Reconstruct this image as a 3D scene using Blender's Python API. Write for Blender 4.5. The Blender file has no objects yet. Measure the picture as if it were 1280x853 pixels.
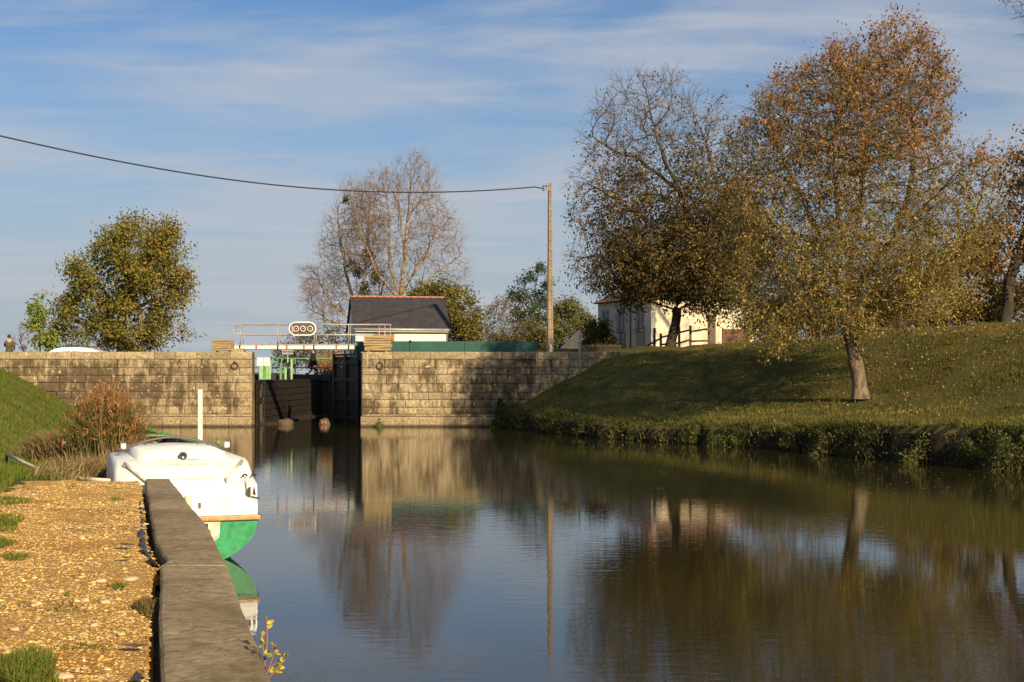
import bpy, bmesh, math, random
import numpy as np
from mathutils import Vector, Matrix
random.seed(7)
RNG = np.random.default_rng(11)
PI = math.pi
scene = bpy.context.scene
COL = scene.collection

# ------------------------------------------------------------ camera, sky, sun
F = 1778.0            # focal length in photograph pixels
HC = 2.5              # camera height above the water
HY = 470.0            # horizon row
cam_d = bpy.data.cameras.new('camera'); cam = bpy.data.objects.new('camera', cam_d); COL.objects.link(cam)
cam_d.sensor_width = 36.0; cam_d.lens = 36.0 * F / 1280.0
cam_d.shift_y = (HY - 426.5) / 1280.0
cam_d.clip_start = 0.1; cam_d.clip_end = 8000
cam.location = (0, 0, HC); cam.rotation_euler = (PI / 2, 0, 0)
scene.camera = cam
scene.render.resolution_x = 1024; scene.render.resolution_y = 682

SUN_EL = math.radians(23.0)
SUN_DIR = Vector((0.495 * math.cos(SUN_EL), -0.869 * math.cos(SUN_EL), math.sin(SUN_EL))).normalized()
world = bpy.data.worlds.new('World'); scene.world = world; world.use_nodes = True
wt = world.node_tree; wt.nodes.clear()
def wn(t, **k):
    n = wt.nodes.new(t)
    for a, b in k.items(): setattr(n, a, b)
    return n
wout = wn('ShaderNodeOutputWorld'); wbg = wn('ShaderNodeBackground'); wbg.inputs['Strength'].default_value = 0.074
sky = wn('ShaderNodeTexSky', sky_type='NISHITA', sun_disc=False)
sky.sun_elevation = SUN_EL; sky.sun_rotation = math.atan2(SUN_DIR.x, SUN_DIR.y)
sky.altitude = 0; sky.air_density = 1.0; sky.dust_density = 0.15; sky.ozone_density = 2.2
# thin cirrus: noise on a high flat layer (direction divided by its height)
tc = wn('ShaderNodeTexCoord'); sep = wn('ShaderNodeSeparateXYZ'); wt.links.new(tc.outputs['Generated'], sep.inputs[0])
zmax = wn('ShaderNodeMath', operation='MAXIMUM'); zmax.inputs[1].default_value = 0.0; wt.links.new(sep.outputs['Z'], zmax.inputs[0])
zadd = wn('ShaderNodeMath', operation='ADD'); zadd.inputs[1].default_value = 0.10; wt.links.new(zmax.outputs[0], zadd.inputs[0])
dx = wn('ShaderNodeMath', operation='DIVIDE'); dy = wn('ShaderNodeMath', operation='DIVIDE')
wt.links.new(sep.outputs['X'], dx.inputs[0]); wt.links.new(zadd.outputs[0], dx.inputs[1])
wt.links.new(sep.outputs['Y'], dy.inputs[0]); wt.links.new(zadd.outputs[0], dy.inputs[1])
comb = wn('ShaderNodeCombineXYZ'); wt.links.new(dx.outputs[0], comb.inputs[0]); wt.links.new(dy.outputs[0], comb.inputs[1])
def cloud(scale, rot, loc, lo, hi, det, dist, sx=1.0, sy=2.2):
    mp = wn('ShaderNodeMapping'); mp.inputs['Scale'].default_value = (sx, sy, 1); mp.inputs['Rotation'].default_value = (0, 0, rot)
    mp.inputs['Location'].default_value = loc
    wt.links.new(comb.outputs[0], mp.inputs[0])
    nz = wn('ShaderNodeTexNoise'); nz.inputs['Scale'].default_value = scale; nz.inputs['Detail'].default_value = det
    nz.inputs['Roughness'].default_value = 0.55; nz.inputs['Distortion'].default_value = dist
    wt.links.new(mp.outputs[0], nz.inputs[0])
    rp = wn('ShaderNodeMapRange'); rp.interpolation_type = 'SMOOTHSTEP'
    rp.inputs['From Min'].default_value = lo; rp.inputs['From Max'].default_value = hi
    wt.links.new(nz.outputs['Fac'], rp.inputs[0]); return rp
c1 = cloud(0.50, 0.12, (3.1, 1.7, 0), 0.40, 0.60, 6, 0.6)
c2 = cloud(1.7, 0.10, (0.3, 4.4, 0), 0.40, 0.80, 8, 0.9, 0.8, 2.6)
mul = wn('ShaderNodeMath', operation='MULTIPLY'); wt.links.new(c1.outputs[0], mul.inputs[0]); wt.links.new(c2.outputs[0], mul.inputs[1])
add = wn('ShaderNodeMath', operation='MULTIPLY_ADD'); add.inputs[1].default_value = 0.75; wt.links.new(c1.outputs[0], add.inputs[0]); 
m2 = wn('ShaderNodeMath', operation='MULTIPLY'); m2.inputs[1].default_value = 0.5; wt.links.new(c2.outputs[0], m2.inputs[0])
wt.links.new(m2.outputs[0], add.inputs[2])
cf = wn('ShaderNodeMath', operation='MULTIPLY'); cf.inputs[1].default_value = 0.80; cf.use_clamp = True; wt.links.new(add.outputs[0], cf.inputs[0])
mix = wn('ShaderNodeMix', data_type='RGBA'); wt.links.new(cf.outputs[0], mix.inputs[0])
gain = wn('ShaderNodeMix', data_type='RGBA', blend_type='MULTIPLY'); gain.inputs[0].default_value = 1.0
gain.inputs[7].default_value = (0.56, 0.71, 0.88, 1)
wt.links.new(sky.outputs[0], gain.inputs[6])
hz = wn('ShaderNodeMapRange'); hz.interpolation_type = 'SMOOTHSTEP'; hz.inputs['From Min'].default_value = 0.0; hz.inputs['From Max'].default_value = 0.27
hz.inputs['To Min'].default_value = 0.92; hz.inputs['To Max'].default_value = 0.0
wt.links.new(zmax.outputs[0], hz.inputs[0])
hmix = wn('ShaderNodeMix', data_type='RGBA'); hmix.inputs[7].default_value = (3.75, 4.2, 4.7, 1)
wt.links.new(hz.outputs[0], hmix.inputs[0]); wt.links.new(gain.outputs[2], hmix.inputs[6]); wt.links.new(hmix.outputs[2], mix.inputs[6]); mix.inputs[7].default_value = (4.8, 5.05, 5.6, 1)
wt.links.new(mix.outputs[2], wbg.inputs['Color']); wt.links.new(wbg.outputs[0], wout.inputs[0])

sun_d = bpy.data.lights.new('sun', 'SUN'); sun = bpy.data.objects.new('sun', sun_d); COL.objects.link(sun)
sun_d.energy = 5.0; sun_d.angle = math.radians(0.5); sun_d.color = (1.0, 0.81, 0.53)
sun.rotation_euler = SUN_DIR.to_track_quat('Z', 'Y').to_euler(); sun.location = (30, -40, 30)
scene.view_settings.view_transform = 'Standard'; scene.view_settings.look = 'None'
scene.view_settings.exposure = 0.50; scene.view_settings.gamma = 1.0
scene.cycles.max_bounces = 6; scene.cycles.transparent_max_bounces = 8

def PX(px, py, D): return Vector(((px - 640) / F * D, D, HC - (py - HY) / F * D))
def XW(px, D): return (px - 640) / F * D
def ZW(py, D): return HC - (py - HY) / F * D

# ------------------------------------------------------------ materials
def new_mat(name):
    m = bpy.data.materials.new(name); m.use_nodes = True
    nt = m.node_tree; nt.nodes.clear()
    out = nt.nodes.new('ShaderNodeOutputMaterial'); bs = nt.nodes.new('ShaderNodeBsdfPrincipled')
    nt.links.new(bs.outputs[0], out.inputs[0]); return m, nt, bs
def L(nt, a, b): nt.links.new(a, b)
def node(nt, t, **k):
    n = nt.nodes.new(t)
    for a, b in k.items(): setattr(n, a, b)
    return n
def pos_map(nt, scale=(1, 1, 1), obj=False):
    if obj: g = node(nt, 'ShaderNodeTexCoord'); o = g.outputs['Object']
    else: g = node(nt, 'ShaderNodeNewGeometry'); o = g.outputs['Position']
    mp = node(nt, 'ShaderNodeMapping'); mp.inputs['Scale'].default_value = scale; L(nt, o, mp.inputs[0]); return mp.outputs[0]
def noise(nt, vec, scale, det=4, rough=0.55, dist=0.0):
    n = node(nt, 'ShaderNodeTexNoise'); n.inputs['Scale'].default_value = scale; n.inputs['Detail'].default_value = det
    n.inputs['Roughness'].default_value = rough; n.inputs['Distortion'].default_value = dist
    L(nt, vec, n.inputs[0]); return n.outputs['Fac']
def rng_(nt, v, a, b, c=0.0, d=1.0):
    r = node(nt, 'ShaderNodeMapRange'); r.inputs['From Min'].default_value = a; r.inputs['From Max'].default_value = b
    r.inputs['To Min'].default_value = c; r.inputs['To Max'].default_value = d; r.interpolation_type = 'SMOOTHSTEP'
    L(nt, v, r.inputs[0]); return r.outputs[0]
def mixc(nt, f, a, b, blend='MIX'):
    m = node(nt, 'ShaderNodeMix', data_type='RGBA', blend_type=blend)
    if isinstance(f, (int, float)): m.inputs[0].default_value = f
    else: L(nt, f, m.inputs[0])
    for i, c in ((6, a), (7, b)):
        if isinstance(c, tuple): m.inputs[i].default_value = (*c[:3], 1)
        else: L(nt, c, m.inputs[i])
    return m.outputs[2]
def mth(nt, op, a, b):
    m = node(nt, 'ShaderNodeMath', operation=op)
    for i, v in enumerate((a, b)):
        if isinstance(v, (int, float)): m.inputs[i].default_value = v
        else: L(nt, v, m.inputs[i])
    return m.outputs[0]
def bump(nt, bs, h, strength, dist=0.02):
    b = node(nt, 'ShaderNodeBump'); b.inputs['Strength'].default_value = strength; b.inputs['Distance'].default_value = dist
    L(nt, h, b.inputs['Height']); L(nt, b.outputs[0], bs.inputs['Normal'])
def simple(name, col, rough=0.6, var=0.25, scale=3.0, metal=0.0, bmp=0.15, spec=None, sc3=(1, 1, 1), col2=None, bd=0.01):
    m, nt, bs = new_mat(name)
    v = pos_map(nt, sc3); n = noise(nt, v, scale, 6)
    dark = col2 or tuple(c * (1 - var) for c in col); lite = tuple(min(1, c * (1 + var * .5)) for c in col)
    L(nt, mixc(nt, rng_(nt, n, 0.3, 0.7), dark, lite), bs.inputs['Base Color'])
    bs.inputs['Roughness'].default_value = rough; bs.inputs['Metallic'].default_value = metal
    if spec is not None: bs.inputs['Specular IOR Level'].default_value = spec
    if bmp: bump(nt, bs, noise(nt, v, scale * 6, 4), bmp, bd)
    return m
def attr_mat(name, rough=0.6, trans=0.3, spec=0.3, mul_=1.0):
    """colour comes from the piece's own colour attribute (each leaf or blade has its own colour)"""
    m, nt, bs = new_mat(name)
    a = node(nt, 'ShaderNodeAttribute', attribute_name='Col')
    L(nt, a.outputs['Color'], bs.inputs['Base Color']); bs.inputs['Roughness'].default_value = rough
    bs.inputs['Specular IOR Level'].default_value = spec
    if trans > 0:
        t = node(nt, 'ShaderNodeBsdfTranslucent'); L(nt, a.outputs['Color'], t.inputs['Color'])
        mx = node(nt, 'ShaderNodeMixShader'); mx.inputs[0].default_value = trans
        out = [n for n in nt.nodes if n.type == 'OUTPUT_MATERIAL'][0]
        L(nt, bs.outputs[0], mx.inputs[1]); L(nt, t.outputs[0], mx.inputs[2]); L(nt, mx.outputs[0], out.inputs[0])
    return m
M = {}
def stone_mat(name, base, stain, lichen=True, wet=True, dark=1.0, stain_lo=0.50):
    m, nt, bs = new_mat(name)
    p = pos_map(nt)
    oi = node(nt, 'ShaderNodeObjectInfo')
    tone = rng_(nt, oi.outputs['Random'], 0, 1, 0.0, 1.0)
    b1 = tuple(c * 0.80 * dark for c in base); b2 = tuple(min(1, c * 1.22) * dark for c in base)
    c = mixc(nt, tone, b1, b2)
    fine = noise(nt, p, 9.0, 8, 0.7)
    c = mixc(nt, rng_(nt, fine, 0.38, 0.66, 0.0, 0.72), c, tuple(x * 0.40 for x in base))
    # dark weathering: broad patches times vertical streaks, some blocks hold more of it
    pv = pos_map(nt, (1, 1, 0.22)); streak = noise(nt, pv, 2.6, 6, 0.65, 0.3)
    broad = noise(nt, p, 0.45, 4, 0.6)
    s = mth(nt, 'ADD', mth(nt, 'MULTIPLY', streak, 0.6), mth(nt, 'MULTIPLY', broad, 0.55))
    s = mth(nt, 'ADD', s, mth(nt, 'MULTIPLY', mth(nt, 'SUBTRACT', noise(nt, p, 1.7, 5, .7), 0.5), 0.35))
    s = mth(nt, 'ADD', s, mth(nt, 'MULTIPLY', mth(nt, 'SUBTRACT', oi.outputs['Random'], 0.5), 0.10))
    c = mixc(nt, rng_(nt, s, stain_lo, stain_lo + 0.17, 0, 0.88), c, stain)
    sp = noise(nt, p, 4.2, 3, 0.6)
    if lichen:
        l1 = noise(nt, p, 5.0, 3, 0.6); 
        c = mixc(nt, rng_(nt, l1, 0.63, 0.68, 0, 0.85), c, (0.62, 0.58, 0.46))
        l2 = noise(nt, pos_map(nt, (1.3, 1, 1)), 2.1, 5, 0.7)
        c = mixc(nt, rng_(nt, l2, 0.64, 0.72, 0, 0.6), c, (0.36, 0.29, 0.07))
    g = node(nt, 'ShaderNodeSeparateXYZ'); L(nt, p, g.inputs[0])
    if wet:
        c = mixc(nt, rng_(nt, g.outputs['Z'], 0.16, 0.04, 0, 0.85), c, (0.035, 0.03, 0.02))
    g2 = noise(nt, p, 16.0, 5, 0.75); c = mixc(nt, rng_(nt, g2, .45, .70, 0, .6), c, (0.10, 0.075, 0.045))
    L(nt, c, bs.inputs['Base Color']); bs.inputs['Roughness'].default_value = 0.9; bs.inputs['Specular IOR Level'].default_value = 0.2
    bump(nt, bs, mth(nt, 'ADD', fine, sp), 0.8, 0.04)
    return m
M['stone'] = stone_mat('tan_granite', (0.47, 0.365, 0.215), (0.075, 0.05, 0.03), stain_lo=0.475)
M['stone_right'] = stone_mat('pale_granite', (0.49, 0.385, 0.235), (0.075, 0.052, 0.032), stain_lo=0.50)
M['coping'] = stone_mat('coping_granite', (0.43, 0.34, 0.205), (0.14, 0.10, 0.06), wet=False, stain_lo=0.64)
M['plinth'] = stone_mat('plinth_granite', (0.38, 0.29, 0.17), (0.12, 0.08, 0.05), lichen=False, stain_lo=0.66)
M['mortar'] = stone_mat('old_mortar', (0.30, 0.225, 0.135), (0.07, 0.05, 0.03), lichen=False)
M['chamber'] = stone_mat('shade_dark_damp_stone', (0.018, 0.016, 0.011), (0.007, 0.006, 0.005), lichen=False, stain_lo=0.52)  # wet stone colour pushed near black to hold the chamber's shade
M['white_gel'] = simple('white_gelcoat', (0.80, 0.78, 0.73), 0.32, 0.14, 5, bmp=0.0, sc3=(1, 1, .5))
M['dirty_gel'] = simple('worn_white_gelcoat', (0.62, 0.56, 0.44), 0.5, 0.45, 7, bmp=0.0)
M['green_hull'] = simple('green_hull_paint', (0.005, 0.25, 0.085), 0.42, 0.35, 9, bmp=0.05)
M['green_boat'] = simple('faded_green_paint', (0.15, 0.34, 0.10), 0.5, 0.35, 4, bmp=0.05)
M['rubrail'] = simple('varnished_rail', (0.48, 0.26, 0.10), 0.5, 0.3, 12, bmp=0.1)
M['black_rubber'] = simple('black_rubber', (0.02, 0.02, 0.022), 0.55, 0.2, 5)
M['steel'] = simple('stainless_steel', (0.35, 0.35, 0.36), 0.25, 0.15, 4, metal=0.9, bmp=0)
M['galv'] = simple('galvanised_steel', (0.42, 0.42, 0.40), 0.5, 0.25, 4, metal=0.4, bmp=0.05)
M['rust'] = simple('rusty_iron', (0.10, 0.055, 0.03), 0.8, 0.4, 15)
M['white_paint'] = simple('white_paint', (0.74, 0.72, 0.68), 0.5, 0.12, 4, bmp=0.03)
M['red_paint'] = simple('red_paint', (0.62, 0.10, 0.04), 0.5, 0.15, 5, bmp=0.0)
M['green_rail'] = simple('light_green_paint', (0.13, 0.31, 0.08), 0.5, 0.25, 5)
M['teal'] = simple('dark_teal_panel', (0.018, 0.085, 0.068), 0.5, 0.2, 1.2, bmp=0.03)
M['slate'] = simple('roof_slate', (0.052, 0.046, 0.052), 0.6, 0.25, 2.5, bmp=0.1)
M['ridge'] = simple('terracotta_ridge', (0.50, 0.19, 0.09), 0.8, 0.25, 4)
M['render_white'] = simple('white_render', (0.74, 0.71, 0.64), 0.9, 0.07, 0.9, bmp=0.1)
M['render_grey'] = simple('shaded_grey_render', (0.62, 0.56, 0.47), 0.9, 0.2, 0.8, bmp=0.1)  # house render greyed to paint its shaded side; reused on the outbuilding
M['render_cream'] = simple('cream_render', (0.72, 0.61, 0.44), 0.9, 0.08, 0.7, bmp=0.1)
M['zinc'] = simple('zinc_gutter', (0.42, 0.41, 0.38), 0.45, 0.15, 3, metal=0.3)
M['brick'] = simple('orange_brick', (0.52, 0.18, 0.08), 0.85, 0.25, 8)
M['timber'] = simple('stacked_timber', (0.37, 0.27, 0.13), 0.85, 0.35, 6, sc3=(0.4, 1, 3), bmp=0.3)
M['dark_timber'] = simple('black_timber', (0.030, 0.024, 0.018), 0.6, 0.45, 3, sc3=(3, 3, 0.4), bmp=0.3)  # near-black brown with mottling stretched vertically
M['fence_wood'] = simple('weathered_fence_wood', (0.13, 0.095, 0.065), 0.85, 0.3, 6, bmp=0.2)
M['pole'] = simple('pole_concrete', (0.29, 0.225, 0.15), 0.85, 0.22, 2.5, sc3=(2, 2, 0.7), bmp=0.15)
M['roof_tile'] = simple('brown_roof_tile', (0.17, 0.10, 0.07), 0.85, 0.3, 3)
M['glass'] = simple('window_glass', (0.03, 0.035, 0.04), 0.1, 0.1, 1, bmp=0)
M['shutter'] = simple('grey_shutter', (0.30, 0.30, 0.30), 0.7, 0.15, 5)
M['grey_plate'] = simple('dark_grey_plate', (0.10, 0.085, 0.08), 0.5, 0.15, 2, bmp=0)
M['lens_red'] = simple('dark_red_lens', (0.22, 0.012, 0.02), 0.2, 0.1, 1, bmp=0)
M['lens_green'] = simple('dark_green_lens', (0.005, 0.075, 0.045), 0.2, 0.1, 1, bmp=0)
M['car_white'] = simple('white_car_paint', (0.75, 0.75, 0.74), 0.25, 0.03, 1, bmp=0)
M['liner'] = simple('black_plastic_liner', (0.025, 0.027, 0.035), 0.42, 0.2, 4, bmp=0.3)
M['rope'] = simple('pale_rope', (0.75, 0.66, 0.5), 0.9, 0.2, 40, bmp=0.3)
M['cable'] = simple('black_cable', (0.02, 0.025, 0.03), 0.6, 0.1, 2, bmp=0)
M['skin'] = simple('skin', (0.45, 0.25, 0.17), 0.6, 0.08, 10, bmp=0)
M['hair'] = simple('dark_brown_hair', (0.035, 0.02, 0.013), 0.7, 0.3, 40)
M['olive_coat'] = simple('olive_coat_cloth', (0.10, 0.085, 0.035), 0.9, 0.2, 8)
M['beige_hood'] = simple('beige_hood_lining', (0.50, 0.34, 0.22), 0.95, 0.2, 12)
M['black_cloth'] = simple('black_cloth', (0.012, 0.012, 0.013), 0.9, 0.2, 6)
M['jeans'] = simple('dark_trousers', (0.02, 0.022, 0.03), 0.9, 0.2, 6)
M['bark'] = simple('brown_bark', (0.15, 0.115, 0.075), 0.95, 0.5, 5, sc3=(1, 1, 0.35), bmp=0.7, bd=0.04)
M['bark_lit'] = simple('grey_tan_bark', (0.25, 0.185, 0.12), 0.95, 0.6, 9, sc3=(1, 1, 0.22), bmp=1.0, bd=0.06, col2=(.085, .065, .045))
M['bark_dark'] = simple('dark_wet_bark', (0.05, 0.038, 0.027), 0.95, 0.4, 5, sc3=(1, 1, 0.35), bmp=0.6, bd=0.04)
M['twig_olive'] = simple('lichened_twigs', (0.20, 0.155, 0.055), 0.95, 0.4, 1.3, bmp=0, col2=(0.15, 0.11, 0.05))
M['twig_dark'] = simple('grey_brown_twigs', (0.13, 0.10, 0.075), 0.95, 0.35, 1.3, bmp=0)
M['poplar_bark'] = simple('pale_poplar_bark', (0.33, 0.25, 0.15), 0.9, 0.25, 2, bmp=0.1)
M['poplar_twig'] = simple('reddish_poplar_twigs', (0.27, 0.185, 0.125), 0.95, 0.2, 1.0, bmp=0)
M['leaf'] = attr_mat('leaf', 0.6, 0.18, 0.2)
M['grass'] = attr_mat('grass_blade', 0.75, 0.25, 0.1)
M['litter'] = attr_mat('fallen_leaf', 0.8, 0.0, 0.2)
M['gravel_stone'] = attr_mat('gravel_stone', 0.9, 0.0, 0.2)

# ------------------------------------------------------------ object helpers
def tag(o, label=None, cat=None, group=None, kind=None):
    if label: o['label'] = label
    if cat: o['category'] = cat
    if group: o['group'] = group
    if kind: o['kind'] = kind
    return o
def empty(name, loc, rz=0.0):
    o = bpy.data.objects.new(name, None); COL.objects.link(o); o.location = loc; o.rotation_euler = (0, 0, rz)
    o.empty_display_size = 0.2; return o
def link(name, me, mat, parent=None, smooth=False):
    if mat is not None and not me.materials: me.materials.append(mat)
    if smooth: me.polygons.foreach_set('use_smooth', [True] * len(me.polygons))
    o = bpy.data.objects.new(name, me); COL.objects.link(o)
    if parent is not None: o.parent = parent
    return o
def np_mesh(name, V, Fc, cols=None):
    """V (n,3), Fc (m,k) all faces the same size"""
    V = np.asarray(V, np.float32); Fc = np.asarray(Fc, np.int32)
    me = bpy.data.meshes.new(name); k = Fc.shape[1]
    me.vertices.add(len(V)); me.vertices.foreach_set('co', V.ravel())
    me.loops.add(Fc.size); me.loops.foreach_set('vertex_index', Fc.ravel())
    me.polygons.add(len(Fc)); me.polygons.foreach_set('loop_start', np.arange(0, Fc.size, k, dtype=np.int32))
    me.polygons.foreach_set('loop_total', np.full(len(Fc), k, dtype=np.int32))
    if cols is not None:
        a = me.color_attributes.new('Col', 'FLOAT_COLOR', 'POINT')
        c4 = np.ones((len(V), 4), np.float32); c4[:, :3] = cols; a.data.foreach_set('color', c4.ravel())
    me.update(calc_edges=True); me.validate(); return me
class MB:
    """collects simple shapes, builds them as ONE mesh object"""
    def __init__(s): s.v = []; s.f = []
    def add(s, vs, fs):
        b = len(s.v); s.v += [tuple(v) for v in vs]; s.f += [tuple(b + i for i in f) for f in fs]; return s
    def box(s, c, d, rz=0.0, bev=0.0, rx=0.0, ry=0.0):
        hx, hy, hz = d[0] / 2, d[1] / 2, d[2] / 2
        R = Matrix.Rotation(rz, 3, 'Z') @ Matrix.Rotation(ry, 3, 'Y') @ Matrix.Rotation(rx, 3, 'X')
        if bev <= 0:
            vs = [(x, y, z) for z in (-hz, hz) for x, y in ((-hx, -hy), (hx, -hy), (hx, hy), (-hx, hy))]
            fs = [(0, 3, 2, 1), (4, 5, 6, 7), (0, 1, 5, 4), (1, 2, 6, 5), (2, 3, 7, 6), (3, 0, 4, 7)]
        else:
            bm = bmesh.new(); bmesh.ops.create_cube(bm, size=1)
            for v in bm.verts: v.co = Vector((v.co.x * d[0], v.co.y * d[1], v.co.z * d[2]))
            bmesh.ops.bevel(bm, geom=bm.edges[:], offset=bev, segments=2, affect='EDGES', profile=0.6)
            bm.verts.index_update(); vs = [v.co.copy() for v in bm.verts]; fs = [[v.index for v in f.verts] for f in bm.faces]; bm.free()
        c = Vector(c); return s.add([R @ Vector(v) + c for v in vs], fs)
    def tube(s, pts, r, n=8, caps=True, r2=None):
        pts = [Vector(p) for p in pts]; rings = []; b = len(s.v); up = None
        for i, p in enumerate(pts):
            t = (pts[min(i + 1, len(pts) - 1)] - pts[max(i - 1, 0)]).normalized()
            if up is None: up = t.orthogonal().normalized()
            up = (up - t * up.dot(t)); up = up.normalized() if up.length > 1e-6 else t.orthogonal().normalized()
            w = t.cross(up)
            rr = r if r2 is None else r + (r2 - r) * i / (len(pts) - 1)
            for k in range(n):
                a = 2 * PI * k / n; s.v.append(tuple(p + (up * math.cos(a) + w * math.sin(a)) * rr))
        for i in range(len(pts) - 1):
            for k in range(n):
                k2 = (k + 1) % n; s.f.append((b + i * n + k, b + i * n + k2, b + (i + 1) * n + k2, b + (i + 1) * n + k))
        if caps:
            s.f.append(tuple(b + k for k in reversed(range(n)))); e = b + (len(pts) - 1) * n; s.f.append(tuple(e + k for k in range(n)))
        return s
    def prism(s, poly, axis, a, b_):
        """poly of 2D points; extruded along axis 'x','y','z' from a to b_"""
        def P(p, t):
            return {'x': (t, p[0], p[1]), 'y': (p[0], t, p[1]), 'z': (p[0], p[1], t)}[axis]
        n = len(poly); vs = [P(p, a) for p in poly] + [P(p, b_) for p in poly]
        fs = [tuple(range(n))[::-1], tuple(range(n, 2 * n))] + [(i, (i + 1) % n, n + (i + 1) % n, n + i) for i in range(n)]
        return s.add(vs, fs)
    def torus(s, c, R, r, axis='y', n=20, m=6, a0=0, a1=2 * PI):
        pts = []
        full = abs(a1 - a0 - 2 * PI) < 1e-6; k = n if full else n + 1
        for i in range(k + (1 if full else 0)):
            a = a0 + (a1 - a0) * i / n
            q = {'y': (R * math.cos(a), 0, R * math.sin(a)), 'z': (R * math.cos(a), R * math.sin(a), 0), 'x': (0, R * math.cos(a), R * math.sin(a))}[axis]
            pts.append(Vector(c) + Vector(q))
        return s.tube(pts, r, m, caps=not full)
    def ball(s, c, r, seg=10, rings=6, sc=(1, 1, 1)):
        vs = []; fs = []
        for i in range(rings + 1):
            th = PI * i / rings
            for k in range(seg):
                a = 2 * PI * k / seg
                vs.append((c[0] + r * sc[0] * math.sin(th) * math.cos(a), c[1] + r * sc[1] * math.sin(th) * math.sin(a), c[2] + r * sc[2] * math.cos(th)))
        for i in range(rings):
            for k in range(seg):
                k2 = (k + 1) % seg; fs.append((i * seg + k, (i + 1) * seg + k, (i + 1) * seg + k2, i * seg + k2))
        return s.add(vs, fs)
    def build(s, name, mat, parent=None, smooth=False, origin=None):
        me = bpy.data.meshes.new(name)
        o0 = Vector(origin) if origin is not None else None
        vs = s.v if o0 is None else [tuple(Vector(v) - o0) for v in s.v]
        me.from_pydata(vs, [], s.f); me.update()
        bm = bmesh.new(); bm.from_mesh(me); bmesh.ops.remove_doubles(bm, verts=bm.verts, dist=1e-5)
        bmesh.ops.recalc_face_normals(bm, faces=bm.faces); bm.to_mesh(me); bm.free()
        o = link(name, me, mat, parent, smooth)
        if o0 is not None: o.location = o0
        return o
def share(o, loc=None, parent=None, rz=None, scale=None):
    c = o.copy(); COL.objects.link(c)
    if parent is not None: c.parent = parent
    if loc is not None: c.location = loc
    if rz is not None: c.rotation_euler = (0, 0, rz)
    if scale is not None: c.scale = scale
    return c

def wob(x, y, s=1.0):
    return (np.sin(x * 1.7 / s + 1.3 * np.sin(y * 0.9 / s)) + np.sin(y * 2.1 / s + 1.1 * np.sin(x * 1.3 / s)) + 0.6 * np.sin((x + y) * 3.7 / s)) / 2.6
def pdist(x, y, poly):
    """distance to polyline, arc length of the nearest point, signed (positive = left of travel)"""
    x = np.asarray(x, float); y = np.asarray(y, float)
    best = np.full(x.shape, 1e9); arc = np.zeros(x.shape); sg = np.ones(x.shape); acc = 0.0
    for (ax, ay), (bx, by) in zip(poly[:-1], poly[1:]):
        ex, ey = bx - ax, by - ay; l2 = ex * ex + ey * ey; l = math.sqrt(l2)
        t = np.clip(((x - ax) * ex + (y - ay) * ey) / l2, 0, 1)
        d = np.hypot(x - ax - t * ex, y - ay - t * ey); cr = ex * (y - ay) - ey * (x - ax)
        m = d < best; best = np.where(m, d, best); arc = np.where(m, acc + t * l, arc); sg = np.where(m, np.sign(cr), sg); acc += l
    return best, arc, sg
def sst(a, b, v):
    t = np.clip((v - a) / (b - a), 0, 1); return t * t * (3 - 2 * t)

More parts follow.
